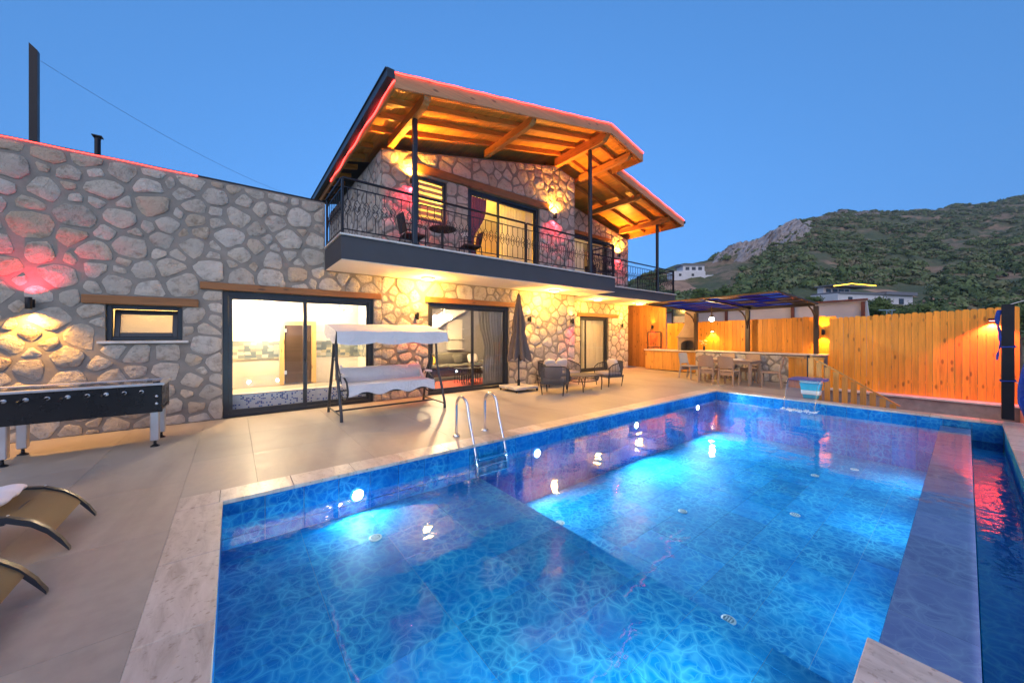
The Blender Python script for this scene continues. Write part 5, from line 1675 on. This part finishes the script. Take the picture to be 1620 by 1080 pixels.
# ================================================================= barbecue kitchen
kit = thing('kitchen_counter', 'outdoor kitchen counter with yellow pine doors', 'counter', (14.8, 7.8, 0))
b = MB(); b.box(14.62, 15.38, 6.42, 8.90, .03, .84); b.build('carcass', concrete_m, kit)
for k in range(6):
    y0 = 6.44 + k * .41
    b = MB(); b.box(14.585, 14.618, y0 + .004, y0 + .406, .03, .83, .004); d_ = b.build('cupboard_door', counter_wood_m, kit)
b = MB(); b.box(14.63, 15.3, 6.385, 6.418, .03, .83, .004); b.build('end_panel', counter_wood_m, kit)
b = MB(); b.box(14.54, 15.40, 6.36, 8.94, .845, .89, .006); b.build('counter_top', marble_m, kit)
bq_m = mat('tan refractory render', (.30, .225, .16), .85, var=.12, bmp=.25, bscale=50)
bq = thing('barbecue', 'tan masonry barbecue with an arched hearth and a tall flue hood', 'barbecue', (14.95, 7.05, .89))
CXb, CYb = 14.98, 7.02
b = MB()      # hearth front with arch
arch = [(-.42, 0), (-.30, 0)] + [(-.30 * math.cos(PI * k / 10), .22 + .20 * math.sin(PI * k / 10)) for k in range(11)] + [(.30, 0), (.42, 0), (.42, .52), (-.42, .52)]
b.prism(arch, lambda a, z, d: Vector((CXb + d, CYb + a, .892 + z)), -.34, -.26); b.build('hearth_front', bq_m, bq)
b = MB(); b.box(CXb - .258, CXb + .34, CYb - .42, CYb - .34, .892, 1.41); b.box(CXb - .258, CXb + .34, CYb + .34, CYb + .42, .892, 1.41); b.box(CXb + .27, CXb + .34, CYb - .34, CYb + .34, .892, 1.41); b.build('hearth_walls', bq_m, bq)
b = MB(); b.box(CXb - .25, CXb + .26, CYb - .33, CYb + .33, .893, .93); b.build('hearth_floor', mat('sooty brick', (.05, .045, .04), .9, var=.3), bq)
b = MB(); b.box(CXb - .40, CXb + .38, CYb - .47, CYb + .47, 1.412, 1.46, .01); b.build('mantel', bq_m, bq)
b = MB()
prf = [(.40, .44, 1.46), (.33, .37, 1.62), (.26, .28, 1.80), (.21, .22, 1.98), (.20, .20, 2.70)]
vs = [(CXb + sx * d_, CYb + sy * w_, z) for (d_, w_, z) in [(p[0] * .85, p[1], p[2]) for p in prf] for (sx, sy) in ((-1, -1), (1, -1), (1, 1), (-1, 1))]
b.add(vs, [(i * 4 + j, i * 4 + (j + 1) % 4, i * 4 + 4 + (j + 1) % 4, i * 4 + 4 + j) for i in range(4) for j in range(4)] + [(16, 17, 18, 19), (3, 2, 1, 0)]); b.build('flue_hood', bq_m, bq)
# wall-mounted small window beyond the fence top
nw = thing('shed_window', 'dark-framed window above the fence left of the barbecue flue', 'window', (15.9, 8.0, 2.0))
b = MB(); b.box(15.88, 15.94, 7.45, 7.51, 2.02, 2.95); b.box(15.88, 15.94, 8.30, 8.36, 2.02, 2.95); b.box(15.88, 15.94, 7.51, 8.30, 2.02, 2.08); b.box(15.88, 15.94, 7.51, 8.30, 2.89, 2.95); b.build('frame', frame_m, nw)
b = MB(); b.box(15.90, 15.91, 7.51, 8.30, 2.38, 2.89); b.build('pane', mat('dull blue glass', (.05, .09, .14), .15), nw)
b = MB(); b.box(15.90, 15.91, 7.51, 8.30, 2.08, 2.379); b.build('lower_panel', mat('grey panel', (.30, .33, .38), .6), nw)
# vase of flowers on the counter end
vs_ = thing('flower_vase', 'small dark vase with white flowers on the counter end', 'vase', (14.5, 6.2, .95))
b = MB(); b.lathe([(.035, 0), (.05, .05), (.035, .12), (.04, .16)], (14.1, 6.15, .952), 14); b.build('vase', iron_m, vs_, smooth=50)
b = MB(); r5 = random.Random(2)
for k in range(9):
    tip = (14.1 + r5.uniform(-.14, .14), 6.15 + r5.uniform(-.16, .16), 1.24 + r5.uniform(-.06, .14))
    b.tube([(14.1, 6.15, 1.10), tip], .003, 4)
b.build('stems', mat('green stem', (.04, .10, .03), .7), vs_)
b = MB(); r5 = random.Random(2)
for k in range(9):
    tip = Vector((14.1 + r5.uniform(-.14, .14), 6.15 + r5.uniform(-.16, .16), 1.24 + r5.uniform(-.06, .14)))
    for q in range(5):
        a = q * 2 * PI / 5; b.pillow(Matrix.Translation(tip + Vector((.018 * math.cos(a), .018 * math.sin(a), 0))), .034, .034, .018, 1, 6, 4)
b.build('petals', white_m, vs_, smooth=180)
b = MB(); b.lathe([(.14, 0), (.16, .10), (.16, .24), (.05, .31), (.04, .36), (.055, .40)], (14.35, 6.25, 0), 18); tag(b.build('water_bottle', clear('teal plastic', (.25, .55, .62), .1, 2.0), smooth=50), 'teal water carboy on the deck beside the counter end', 'carboy')

# ================================================================= steps rail, dark post, blue parasol
sr = thing('stair_railing', 'pine picket railing sloping down beside the waterfall spout', 'railing', (12.2, 2.0, -.3))
RA, RB_ = Vector((12.2, 2.62, .99)), Vector((12.2, .95, -.12))
b = MB(); b.beam(RA, RB_, .055, .035, .004); b.build('sloping_handrail', counter_wood_m, sr)
b = MB(); b.beam((12.2, 2.62, 0), (12.2, 2.62, .99), .06, .06); b.build('end_post', iron_m, sr)
for k in range(10):
    f = (k + .35) / 10; p = RA.lerp(RB_, f)
    b = MB(); b.box(12.16, 12.18, p.y - .055, p.y + .055, -1.0, p.z - .03, .003); b.build('picket', counter_wood_m, sr)
sb = thing('stair_screen', 'short boxed pine screen at the end of the stone bar', 'screen', (13.5, 2.7, 0))
for k in range(5):
    b = MB(); b.box(12.9, 12.92, 2.44 + k * .16, 2.44 + k * .16 + .155, 0, .86, .003); b.build('board', fence_m, sb)
b = MB(); b.box(12.86, 12.97, 2.42, 3.26, .862, .90, .004); b.build('top_rail', counter_wood_m, sb)
po = thing('steel_post', 'dark square steel post with blue cloth tied round it', 'post', (11.15, -.47, 0))
b = MB(); b.box(11.08, 11.22, -.54, -.40, .0, 2.10, .006); b.build('shaft', iron_m, po)
bluecloth_m = mat('royal blue cloth', (.008, .045, .32), .8, var=.3, scale=4, bmp=.2, bscale=60, crease=.9)
b = MB()
def tarp(u, v):
    a = u * 2 * PI
    z = 2.0 - .92 * v; r = .7 * (.012 + .030 * (1 - v) ** .5 + .012 * math.sin(v * 14) + .006 * math.sin(v * 37)) * (1 + .3 * math.sin(3 * a + v * 9))
    return Vector((11.12 + r * math.cos(a), -.375 + r * math.sin(a) * .8 + .02 * math.sin(v * 8), z))
b.grid(tarp, 16, 40); b.build('knotted_cloth', bluecloth_m, po, smooth=180)
for z in (1.32, .70):
    b = MB(); b.tube([(11.07, -.39, z), (11.23, -.39, z + .01), (11.23, -.55, z + .02), (11.07, -.55, z + .01)], .014, 6, closed=True); b.build('strap', bluecloth_m, po, smooth=60)
b = MB(); b.tube([(11.15, -.55, .70), (10.4, -1.15, .02)], .008, 5); tag(b.build('guy_rope', white_m), 'pale guy rope running from the dark post to the ground', 'rope')
b = MB(); b.tube([(11.15, -.45, 2.08), (14, -3.0, 3.2)], .006, 5); tag(b.build('tie_line', white_m), 'thin pale line rising from the top of the dark post', 'rope')
bp = thing('blue_parasol', 'folded royal blue parasol at the right edge of the view', 'parasol', (10.3, -.62, 0))
b = MB(); b.lathe([(.02, -.05), (.02, 1.65)], (10.3, -.73, 0.055), 10); b.build('pole', iron_m, bp, smooth=40)
b = MB()
def bfold(u, v):
    a = u * 2 * PI; r = (.03 + .14 * math.sin(min(1, v * 1.2) * PI * .6)) * (.8 + .45 * abs(math.sin(4 * a + .6 * math.sin(3 * v)))) * (1 - .35 * max(0, v - .8) / .2)
    return Vector((10.3 + r * math.cos(a), -.73 + r * math.sin(a), 1.48 - 1.36 * v))
b.grid(bfold, 56, 14); b.build('folded_canopy', bluecloth_m, bp, smooth=180, recalc=False)

# ================================================================= living room and balconies
olive_m = mat('olive sofa fabric', (.075, .065, .045), .9, var=.1, bmp=.2, bscale=120)
yellow_m = mat('mustard pillow', (.62, .36, .03), .9, var=.06)
rug_m = mat('red patterned rug', (.36, .05, .03), .95, var=.5, scale=9)
so = thing('living_room_sofa', 'olive sofa inside the living room behind the wide sliding door', 'sofa', (5.9, 11.0, .02))
b = MB(); b.box(4.9, 7.1, 10.55, 11.45, .16, .40, .03); b.build('base', olive_m, so)
for k in range(3):
    b = MB(); b.obox(Matrix.Translation((5.27 + k * .71, 10.92, .46)), .69, .78, .14, .04); b.build('seat_cushion', olive_m, so, smooth=50)
b = MB(); b.box(4.9, 7.1, 11.33, 11.50, .40, .90, .05); b.build('backrest', olive_m, so, smooth=50)
for x_ in (4.9, 7.12): 
    b = MB(); b.box(x_ - .08, x_ + .08, 10.5, 11.45, .16, .62, .04); b.build('arm', olive_m, so, smooth=50)
for x_ in (5.0, 7.0):
    for y_ in (10.6, 11.4): 
        b = MB(); b.box(x_ - .02, x_ + .02, y_ - .02, y_ + .02, .02, .16); b.build('leg', steel_m, so)
for (x_, m_, lb) in ((5.2, yellow_m, 'mustard pillow at the left end of the olive sofa'), (6.3, olive_m, 'olive pillow in the middle of the olive sofa'), (6.9, pale_m, 'pale pillow at the right end of the olive sofa')):
    b = MB(); b.pillow(Matrix.Translation((x_, 11.15, .68)) @ Matrix.Rotation(R_(70), 4, 'X'), .42, .36, .14, .5); tag(b.build('sofa_pillow', m_, smooth=180), lb, 'pillow')
b = MB(); b.box(4.4, 7.2, 9.2, 10.5, .021, .032); tag(b.build('rug', rug_m), 'red rug on the living-room floor', 'rug')
lt = thing('living_room_table', 'black slatted low table inside the living room', 'table', (5.75, 9.6, .03))
b = MB(); b.box(5.4, 6.1, 9.35, 9.85, .48, .51, .004); b.build('table_top', black_m, lt)
for k in range(9):
    b = MB(); b.box(5.42 + k * .08, 5.44 + k * .08, 9.37, 9.39, .033, .48); b.build('slat', black_m, lt)
    b = MB(); b.box(5.42 + k * .08, 5.44 + k * .08, 9.81, 9.83, .033, .48); b.build('slat', black_m, lt)
ac = thing('armchair', 'dark grey armchair inside the living room by the curtain', 'armchair', (6.75, 9.75, .03))
b = MB(); b.obox(Matrix.Translation((6.75, 9.8, .42)), .55, .55, .14, .04); b.build('seat', rope_m, ac, smooth=50)
b = MB(); b.obox(Matrix.Translation((6.75, 9.52, .60)), .58, .08, .48, .03); b.build('backrest', rope_m, ac, smooth=50)
for sx in (-1, 1):
    for sy in (-1, 1):
        b = MB(); b.beam((6.75 + sx * .26, 9.78 + sy * .26, .03), (6.75 + sx * .22, 9.78 + sy * .22, .36), .025, .025); b.build('leg', steel_m, ac)
brown_m = mat('dark brown rattan', (.06, .032, .022), .7, var=.15, bmp=.3, bscale=120)
def bal_table(x, y, z, label):
    t = thing('balcony_table', label, 'table', (x, y, z))
    b = MB(); b.lathe([(.30, .70), (.32, .71), (.32, .735), (.30, .74)], (x, y, z), 24); b.build('table_top', brown_m, t, smooth=40)
    b = MB(); b.lathe([(.20, 0), (.20, .015), (.03, .03), (.025, .70)], (x, y, z), 16); b.build('pedestal', steel_m, t, smooth=40)
def bal_chair(x, y, z, rz, label):
    t = thing('balcony_chair', label, 'chair', (0, 0, 0), 'dark chairs on the balconies')
    b = MB(); b.obox(Matrix.Translation((0, 0, .42)), .46, .46, .06, .02); b.build('seat', brown_m, t)
    b = MB(); b.grid(lambda u, v: Vector(((u - .5) * .48, -.24 - .08 * v + .05 * (2 * u - 1) ** 2, .45 + .40 * v)), 8, 5); b.grid(lambda u, v: Vector(((u - .5) * .48, -.265 - .08 * v + .05 * (2 * u - 1) ** 2, .45 + .40 * v)), 8, 5); b.build('backrest', brown_m, t, smooth=180)
    for sx in (-1, 1):
        b = MB(); b.tube([(sx * .24, -.24, .62), (sx * .26, .0, .64), (sx * .25, .22, .60), (sx * .23, .22, .0)], .014, 6); b.build('arm', steel_m, t, smooth=60)
        b = MB(); b.tube([(sx * .22, -.22, .42), (sx * .23, -.26, .0)], .014, 6); b.build('leg', steel_m, t, smooth=60)
    place(t, (x, y, z), rz)
bal_table(3.95, 7.75, ZS1 + .001, 'round dark bistro table on the left balcony')
bal_chair(3.2, 7.75, ZS1 + .001, R_(-95), 'dark chair left of the round bistro table on the balcony')
bal_chair(4.75, 7.80, ZS1 + .001, R_(75), 'dark chair right of the round bistro table on the balcony')
bal_table(11.4, 8.6, 3.271, 'small dark table on the right-hand balcony')
bal_chair(10.8, 8.7, 3.271, R_(-90), 'dark chair on the right-hand balcony')
HAZE = .00022
# ================================================================= beyond the garden
nb = thing('neighbour_wall', 'plain white rendered wall with a rusty red edge beyond the fence', 'wall', (18.5, 6, 0))
b = MB(); b.prism([(1.9, -.5), (14, -.5), (14, 2.62), (2.25, 2.80)], lambda a, z, d: Vector((18.2 + d, a, z)), 0, .25); b.build('wall_panel', mat('dull white render', (.50, .47, .48), .85, var=.08, scale=1.5, bmp=.1), nb)
rust_m = mat('rust red steel', (.13, .035, .025), .7, var=.2)
b = MB(); b.beam((18.1, 2.20, 2.83), (18.1, 14, 2.65), .12, .06); b.build('coping_edge', rust_m, nb)
for y_ in (2.32, 4.4, 6.9, 8.8):
    b = MB(); b.box(18.06, 18.16, y_ - .05, y_ + .05, -.5, 2.75); b.build('steel_upright', rust_m, nb)

def villa_far(a, el, label, wid, hgt, seed):
    pass

wallw_m = mat('white far wall', (.62, .62, .64), .85, var=.06, scale=1)
greyw_m = mat('grey far cladding', (.16, .17, .20), .8, var=.1, scale=1)
winw_m = mat('dark far window', (.03, .035, .045), .2)
ledy_m = emit('yellow led line', (1.0, .55, .05), 1.2)
def axes(P):
    fx = RT.copy(); fy = FW.copy()
    return fx, fy
def far_box(t, P, fx, fy, x0, x1, y0, y1, z0, z1, m, nm):
    b = MB()
    vs = [P + fx * x + fy * y + Vector((0, 0, z)) for z in (z0, z1) for (x, y) in ((x0, y0), (x1, y0), (x1, y1), (x0, y1))]
    b.add(vs, [(3, 2, 1, 0), (4, 5, 6, 7), (0, 1, 5, 4), (1, 2, 6, 5), (2, 3, 7, 6), (3, 0, 4, 7)])
    return b.build(nm, m, t)
# long white villa with the yellow light line
P = on_terrain(1.03, (529 - 482) / 562.4)
k = P.dot(FW) / 562.4           # metres per photo pixel there
fx, fy = (RT * .97 + FW * .24).normalized(), (FW * .97 - RT * .24).normalized()
h1 = thing('far_villa', 'long white flat-roofed villa with a yellow light line along its roof', 'house', P, 'houses on the hillside')
wl = far_box(h1, P, fx, fy, -85 * k, 78 * k, 0, 40 * k, -6, 14 * k, wallw_m, 'wall')
far_box(h1, P, fx, fy, 10 * k, 80 * k, -.6, 40 * k, 14 * k, 19 * k, greyw_m, 'parapet')
far_box(h1, P, fx, fy, -85 * k, 12 * k, -.3, 38 * k, 14 * k, 16.5 * k, greyw_m, 'roof_edge')
far_box(h1, P, fx, fy, -78 * k, -20 * k, 3, 34 * k, 16.5 * k, 27 * k, wallw_m, 'upper_storey')
far_box(h1, P, fx, fy, -82 * k, 8 * k, 1, 36 * k, 27 * k, 28.6 * k, greyw_m, 'upper_roof')
b = MB(); b.tube([P + fx * (-82 * k) + fy * .9 + Vector((0, 0, 26 * k)), P + fx * (-45 * k) + fy * .9 + Vector((0, 0, 31 * k)), P + fx * (8 * k) + fy * .9 + Vector((0, 0, 29.4 * k))], .55 * k, 6); b.build('led_line', ledy_m, h1)
for i, (x_, w_) in enumerate(((-72, 9), (-58, 9), (-45, 10), (-32, 8))):
    far_box(h1, P, fx, fy, x_ * k, (x_ + w_) * k, 2.9, 3.1, 19 * k, 24 * k, winw_m, 'window')
for i, (x_, w_) in enumerate(((46, 10), (20, 5), (-64, 8))):
    far_box(h1, P, fx, fy, x_ * k, (x_ + w_) * k, -.1, .1, 0 * k, 9 * k, winw_m, 'window')
# white villa on the shoulder
P = on_terrain((1108 - 810) / 562.4, (529 - 439) / 562.4)
k = P.dot(FW) / 562.4
h2 = thing('far_villa', 'small white villa high on the slope right of the balcony', 'house', P, 'houses on the hillside')
fx, fy = RT, FW
far_box(h2, P, fx, fy, -42 * k, 8 * k, 0, 25 * k, -8, 9 * k, wallw_m, 'wall')
far_box(h2, P, fx, fy, -26 * k, 8 * k, 3 * k, 25 * k, 9 * k, 18 * k, wallw_m, 'upper_storey')
far_box(h2, P, fx, fy, -30 * k, 9 * k, 2 * k, 26 * k, 18 * k, 20 * k, greyw_m, 'roof')
far_box(h2, P, fx, fy, 9 * k, 53 * k, 2 * k, 20 * k, -8, 3 * k, wallw_m, 'terrace_wall')
for x_ in (-22, -12, -2): far_box(h2, P, fx, fy, x_ * k, (x_ + 6) * k, 2.8 * k, 3.2 * k, 11 * k, 16 * k, winw_m, 'window')
for x_ in (-34, -14): far_box(h2, P, fx, fy, x_ * k, (x_ + 4) * k, -.2 * k, .2 * k, 1 * k, 5 * k, winw_m, 'window')
for x_ in (12, 20, 28, 36, 44): far_box(h2, P, fx, fy, x_ * k, (x_ + .7) * k, 2.2 * k, 2.9 * k, 3 * k, 6 * k, greyw_m, 'terrace_post')

# cut earth banks below and behind the houses
earth_m = mat('bare brown earth', (.33, .205, .13), .95, var=.3, scale=.35, bmp=.6, bscale=1.2)
def bank(a, el, wpx, hpx, label):
    P = on_terrain(a, el); k = P.dot(FW) / 562.4; rn = random.Random(int(a * 1000))
    b = MB()
    def fn(u, v):
        q = (u - .5) * wpx * k; taper = max(0.0, 1 - abs(2 * u - 1) ** 3)
        return P + RT * q + FW * (v * hpx * k * 2.2 - 4 * k) + Vector((0, 0, -3 + (hpx * k * v + 3) * taper + .8 * k * fbm(u * 7, v * 5) * taper))
    b.grid(fn, 40, 12)
    o = b.build('earth_bank', earth_m, smooth=180, recalc=False); tag(o, kind='structure')
bank(1.06, (529 - 470) / 562.4, 200, 17, '')
bank((1092 - 810) / 562.4, (529 - 463) / 562.4, 95, 26, '')
bank((1235 - 810) / 562.4, (529 - 478) / 562.4, 170, 14, '')
bank((1515 - 810) / 562.4, (529 - 482) / 562.4, 110, 13, '')

# rock face on the shoulder of the ridge
rock_m, nt, p_ = nodes_of('grey limestone cliff')
v = vec_pos(nt, (1, 1, .35)); n1 = noise(nt, v, .22, 8, .7); n2 = noise(nt, vec_pos(nt), .08, 4)
cb = ramp(nt, n1.outputs['Fac'], [(.30, (.12, .10, .09)), (.45, (.36, .31, .29)), (.66, (.48, .43, .41))])
nt.links.new(cb, p_.inputs['Base Color']); p_.inputs['Roughness'].default_value = .95
nt.links.new(bump(nt, n1.outputs['Fac'], 1.0, 2.5), p_.inputs['Normal'])
def cliff(a0, a1, s0, s1, push, seed):
    rn = random.Random(seed); ph = rn.uniform(0, 9)
    b = MB(); nu, nv = 46, 22
    def fn(u, v):
        a = a0 + (a1 - a0) * u
        edge = (max(0, 1 - abs(2 * u - 1) ** 4)) * (max(0, 1 - abs(2 * v - 1) ** 6))
        s = s0 + (s1 - s0) * v
        P = terrain(a, s)
        st_ = abs(math.sin(u * 17 + ph + 2 * math.sin(v * 5))) ** .6 * .5 + abs(math.sin(u * 41 + v * 4 + ph)) * .25 + .35 * math.sin(v * 21 + 3 * math.sin(u * 9))
        return P + (-FW * .8 + Vector((0, 0, .55))) * (edge * push * (.35 + st_)) - Vector((0, 0, (1 - edge) * 1.5))
    b.grid(fn, nu, nv)
    o = b.build('rock_face', rock_m, recalc=False); tag(o, kind='structure')
cliff(.555, .70, .80, 1.0, 4.0, 1)
cliff(.67, .815, .76, 1.0, 4.5, 2)
cliff(.73, .85, .66, .88, 3.0, 3)
cliff(.62, .73, .68, .84, 3.0, 5)
cliff(.57, .63, .88, .99, 3.5, 4)
for i, (a, s) in enumerate(((.86, .93), (.91, .95), (.95, .90), (1.0, .93), (.90, .86), (.97, .96), (1.12, .985))):
    cliff(a, a + .035, s, s + .018, 2.2, 10 + i)

# scrub that clothes the slopes, too dense to count
def leaf_cloud(n, fn_center, size_fn, quads, leaf, seed, squash=.75):
    """n bushes, each a ball of small leaf quads; returns verts (N,3)"""
    rn = np.random.default_rng(seed)
    allv = []; tones = []
    for i in range(n):
        c = fn_center(rn)
        if c is None: continue
        R = size_fn(rn)
        q = quads
        d = rn.normal(size=(q, 3)); d /= np.linalg.norm(d, axis=1)[:, None]
        d[:, 2] = np.abs(d[:, 2]) * .95 - .15
        rad = R * rn.uniform(.55, 1.05, (q, 1))
        lump = 1 + .25 * np.sin(d[:, :1] * 5 + i) * np.cos(d[:, 1:2] * 4 - i)
        ctr = np.array(c)[None] + d * rad * lump * np.array([1, 1, squash])[None]
        t1 = rn.normal(size=(q, 3)); t1 -= (t1 * d).sum(1)[:, None] * d * .6; t1 /= np.linalg.norm(t1, axis=1)[:, None]
        t2 = np.cross(d, t1)
        L = leaf * R * rn.uniform(.6, 1.3, (q, 1))
        allv.append(np.stack([ctr - t1 * L - t2 * L * .6, ctr + t1 * L - t2 * L * .6, ctr + t1 * L + t2 * L * .6, ctr - t1 * L + t2 * L * .6], 1).reshape(-1, 3))
        tones.append(np.full(q, rn.uniform(0, 1)))
    return np.concatenate(allv), np.concatenate(tones)
def leaf_obj(name, vs, tones, m, parent=None, org=(0, 0, 0)):
    n = len(vs) // 4
    me = bpy.data.meshes.new(name)
    me.vertices.add(len(vs)); me.vertices.foreach_set('co', (vs - np.array(org)).ravel())
    me.loops.add(n * 4); me.loops.foreach_set('vertex_index', np.arange(n * 4))
    me.polygons.add(n); me.polygons.foreach_set('loop_start', np.arange(n) * 4); me.polygons.foreach_set('loop_total', np.full(n, 4))
    at = me.attributes.new('tone', 'FLOAT', 'FACE'); at.data.foreach_set('value', tones.astype(np.float32))
    me.materials.append(m); me.update(calc_edges=True)
    return mesh_obj(name, me, parent, org)
def leaf_mat(name, stops):
    m, nt, p = nodes_of(name)
    at = N(nt, 'ShaderNodeAttribute', attribute_name='tone')
    g = N(nt, 'ShaderNodeNewGeometry')
    b = ramp(nt, at.outputs['Fac'], stops)
    k = math_(nt, 'MULTIPLY_ADD', g.outputs['Random Per Island'], .6); k.node.inputs[2].default_value = .7
    cc = N(nt, 'ShaderNodeCombineXYZ')
    for i in range(3): nt.links.new(k, cc.inputs[i])
    nt.links.new(mixc(nt, b, cc.outputs[0], 1.0, 'MULTIPLY'), p.inputs['Base Color'])
    p.inputs['Roughness'].default_value = .85
    return m
scrub_m = leaf_mat('maquis leaves', [(0, (.045, .080, .025)), (.4, (.085, .130, .042)), (.75, (.125, .165, .065)), (1, (.16, .14, .08))])
def scrub_c(rn):
    a = rn.uniform(.30, 1.75); s = rn.uniform(.02, 1.02) ** .8
    P = terrain(a, s)
    p = P.dot(FW)
    if math.sin(p * .05 + a * 9) * math.sin(a * 31 + p * .021) < -.55: return None
    px = 810 + 562.4 * a; el = 529 - (P.z - 1.55) / p * 562.4
    if 1290 < px < 1475 and 452 < el < 500: return None
    if 1050 < px < 1170 and 412 < el < 462: return None
    if rn.uniform() < .6 and .58 < a < .83 and s > .78: return None
    return (P.x, P.y, P.z + .2)
vs, tn = leaf_cloud(9500, scrub_c, lambda rn: rn.uniform(.9, 2.4) * rn.choice([.6, 1, 1, 1.3]), 56, .22, 5)
o = leaf_obj('scrub', vs, tn, scrub_m); tag(o, 'dense green maquis scrub covering the hillside', 'scrub', kind='stuff')

# single trees that can be told apart, just beyond the fences
tree_m = leaf_mat('olive and oak leaves', [(0, (.040, .080, .022)), (.5, (.080, .130, .036)), (1, (.12, .175, .052))])
bark_m = mat('grey brown bark', (.09, .065, .05), .95, var=.3, scale=3, bmp=.6, bscale=10)
def tree(px, ytop, depth, width_px, label, seed):
    a = (px - 810) / 562.4
    base = FW * depth + RT * (a * depth)
    ztop = 1.55 + depth * (529 - ytop) / 562.4
    gz = -3.4 if depth < 30 else terrain(a, max(0, (depth - 24) / (ridge_at(a)[0] - 24))).z
    z0 = gz - .2
    H = ztop - z0; Rr = width_px * depth / 562.4 / 2
    t = thing('tree', label, 'tree', (base.x, base.y, z0), 'trees beyond the fences')
    rn = random.Random(seed)
    b = MB()
    cz = ztop - min(Rr * .85, H * .5)
    b.tube([(base.x, base.y, z0), (base.x + .1, base.y, z0 + (cz - z0) * .5), (base.x - .05, base.y + .1, cz)], [Rr * .13, Rr * .09, Rr * .06], 8)
    for k in range(6):
        an = rn.uniform(0, 2 * PI); st_ = z0 + (cz - z0) * rn.uniform(.55, .95)
        b.tube([(base.x, base.y, st_), (base.x + math.cos(an) * Rr * .4, base.y + math.sin(an) * Rr * .4, st_ + Rr * .35), (base.x + math.cos(an) * Rr * .75, base.y + math.sin(an) * Rr * .75, st_ + Rr * .8)], [Rr * .05, Rr * .035, Rr * .015], 6)
    b.build('trunk', bark_m, t, smooth=60)
    def cen(r_):
        d = r_.normal(size=3); d /= np.linalg.norm(d); k = r_.uniform(.25, .85)
        return (base.x + d[0] * Rr * k, base.y + d[1] * Rr * k, cz + d[2] * (ztop - cz) * k)
    vs, tn = leaf_cloud(46, cen, lambda r_: Rr * r_.uniform(.24, .42), 80, .13, seed, .85)
    leaf_obj('crown', vs, tn, tree_m, t, (base.x, base.y, cz))
tree(1106, 456, 46, 34, 'round bushy tree just right of the balcony end', 1)
tree(1150, 448, 52, 46, 'dark bushy tree above the left end of the pergola', 2)
tree(1200, 452, 60, 30, 'small tree behind the middle of the pergola', 3)
tree(1282, 464, 40, 36, 'spreading tree above the right end of the pergola', 4)
tree(1386, 468, 34, 48, 'dark tree in front of the long white villa', 5)
tree(1442, 476, 30, 72, 'light green tree behind the rounded fence', 6)
tree(1530, 492, 32, 70, 'low spreading tree behind the right half of the rounded fence', 8)
tree(1612, 470, 30, 70, 'tree at the right edge behind the dark post', 9)
tree(1235, 470, 55, 22, 'slim young tree behind the pergola roof', 10)
# lattice pole
la = thing('lattice_mast', 'pale blue lattice mast standing behind the rounded fence', 'mast', FW * 30 + RT * (30 * (1407 - 810) / 562.4) + Vector((0, 0, -3.4)))
bs = WP[la.name]; b = MB(); lm = mat('pale blue paint', (.25, .36, .46), .6)
for s in (-1, 1):
    b.tube([bs + RT * (s * .34), bs + RT * (s * .22) + Vector((0, 0, 7.0))], .03, 5)
for k in range(16):
    z = k * .44; w0 = .34 - .12 * z / 7; s = 1 if k % 2 else -1
    b.tube([bs + RT * (s * w0) + Vector((0, 0, z)), bs + RT * (-s * w0) + Vector((0, 0, z + .44))], .02, 4)
b.tube([bs - RT * .9 + Vector((0, 0, 7.0)), bs + RT * .5 + Vector((0, 0, 7.0))], .035, 5)
b.build('lattice', lm, la)

# ----------------------------------------------------------------- evening air
b = MB(); b.box(-2600, 2600, -2600, 2600, -8, 192)
hz = bpy.data.materials.new('evening air'); hz.use_nodes = True
hz.node_tree.nodes.clear()
ho = N(hz.node_tree, 'ShaderNodeOutputMaterial'); hv = N(hz.node_tree, 'ShaderNodeVolumePrincipled')
hv.inputs['Density'].default_value = HAZE; hv.inputs['Color'].default_value = (.80, .86, .95, 1)
hz.node_tree.links.new(hv.outputs[0], ho.inputs['Volume'])
tag(b.build('haze', hz), 'thin evening haze over the hillside', 'haze', kind='stuff')
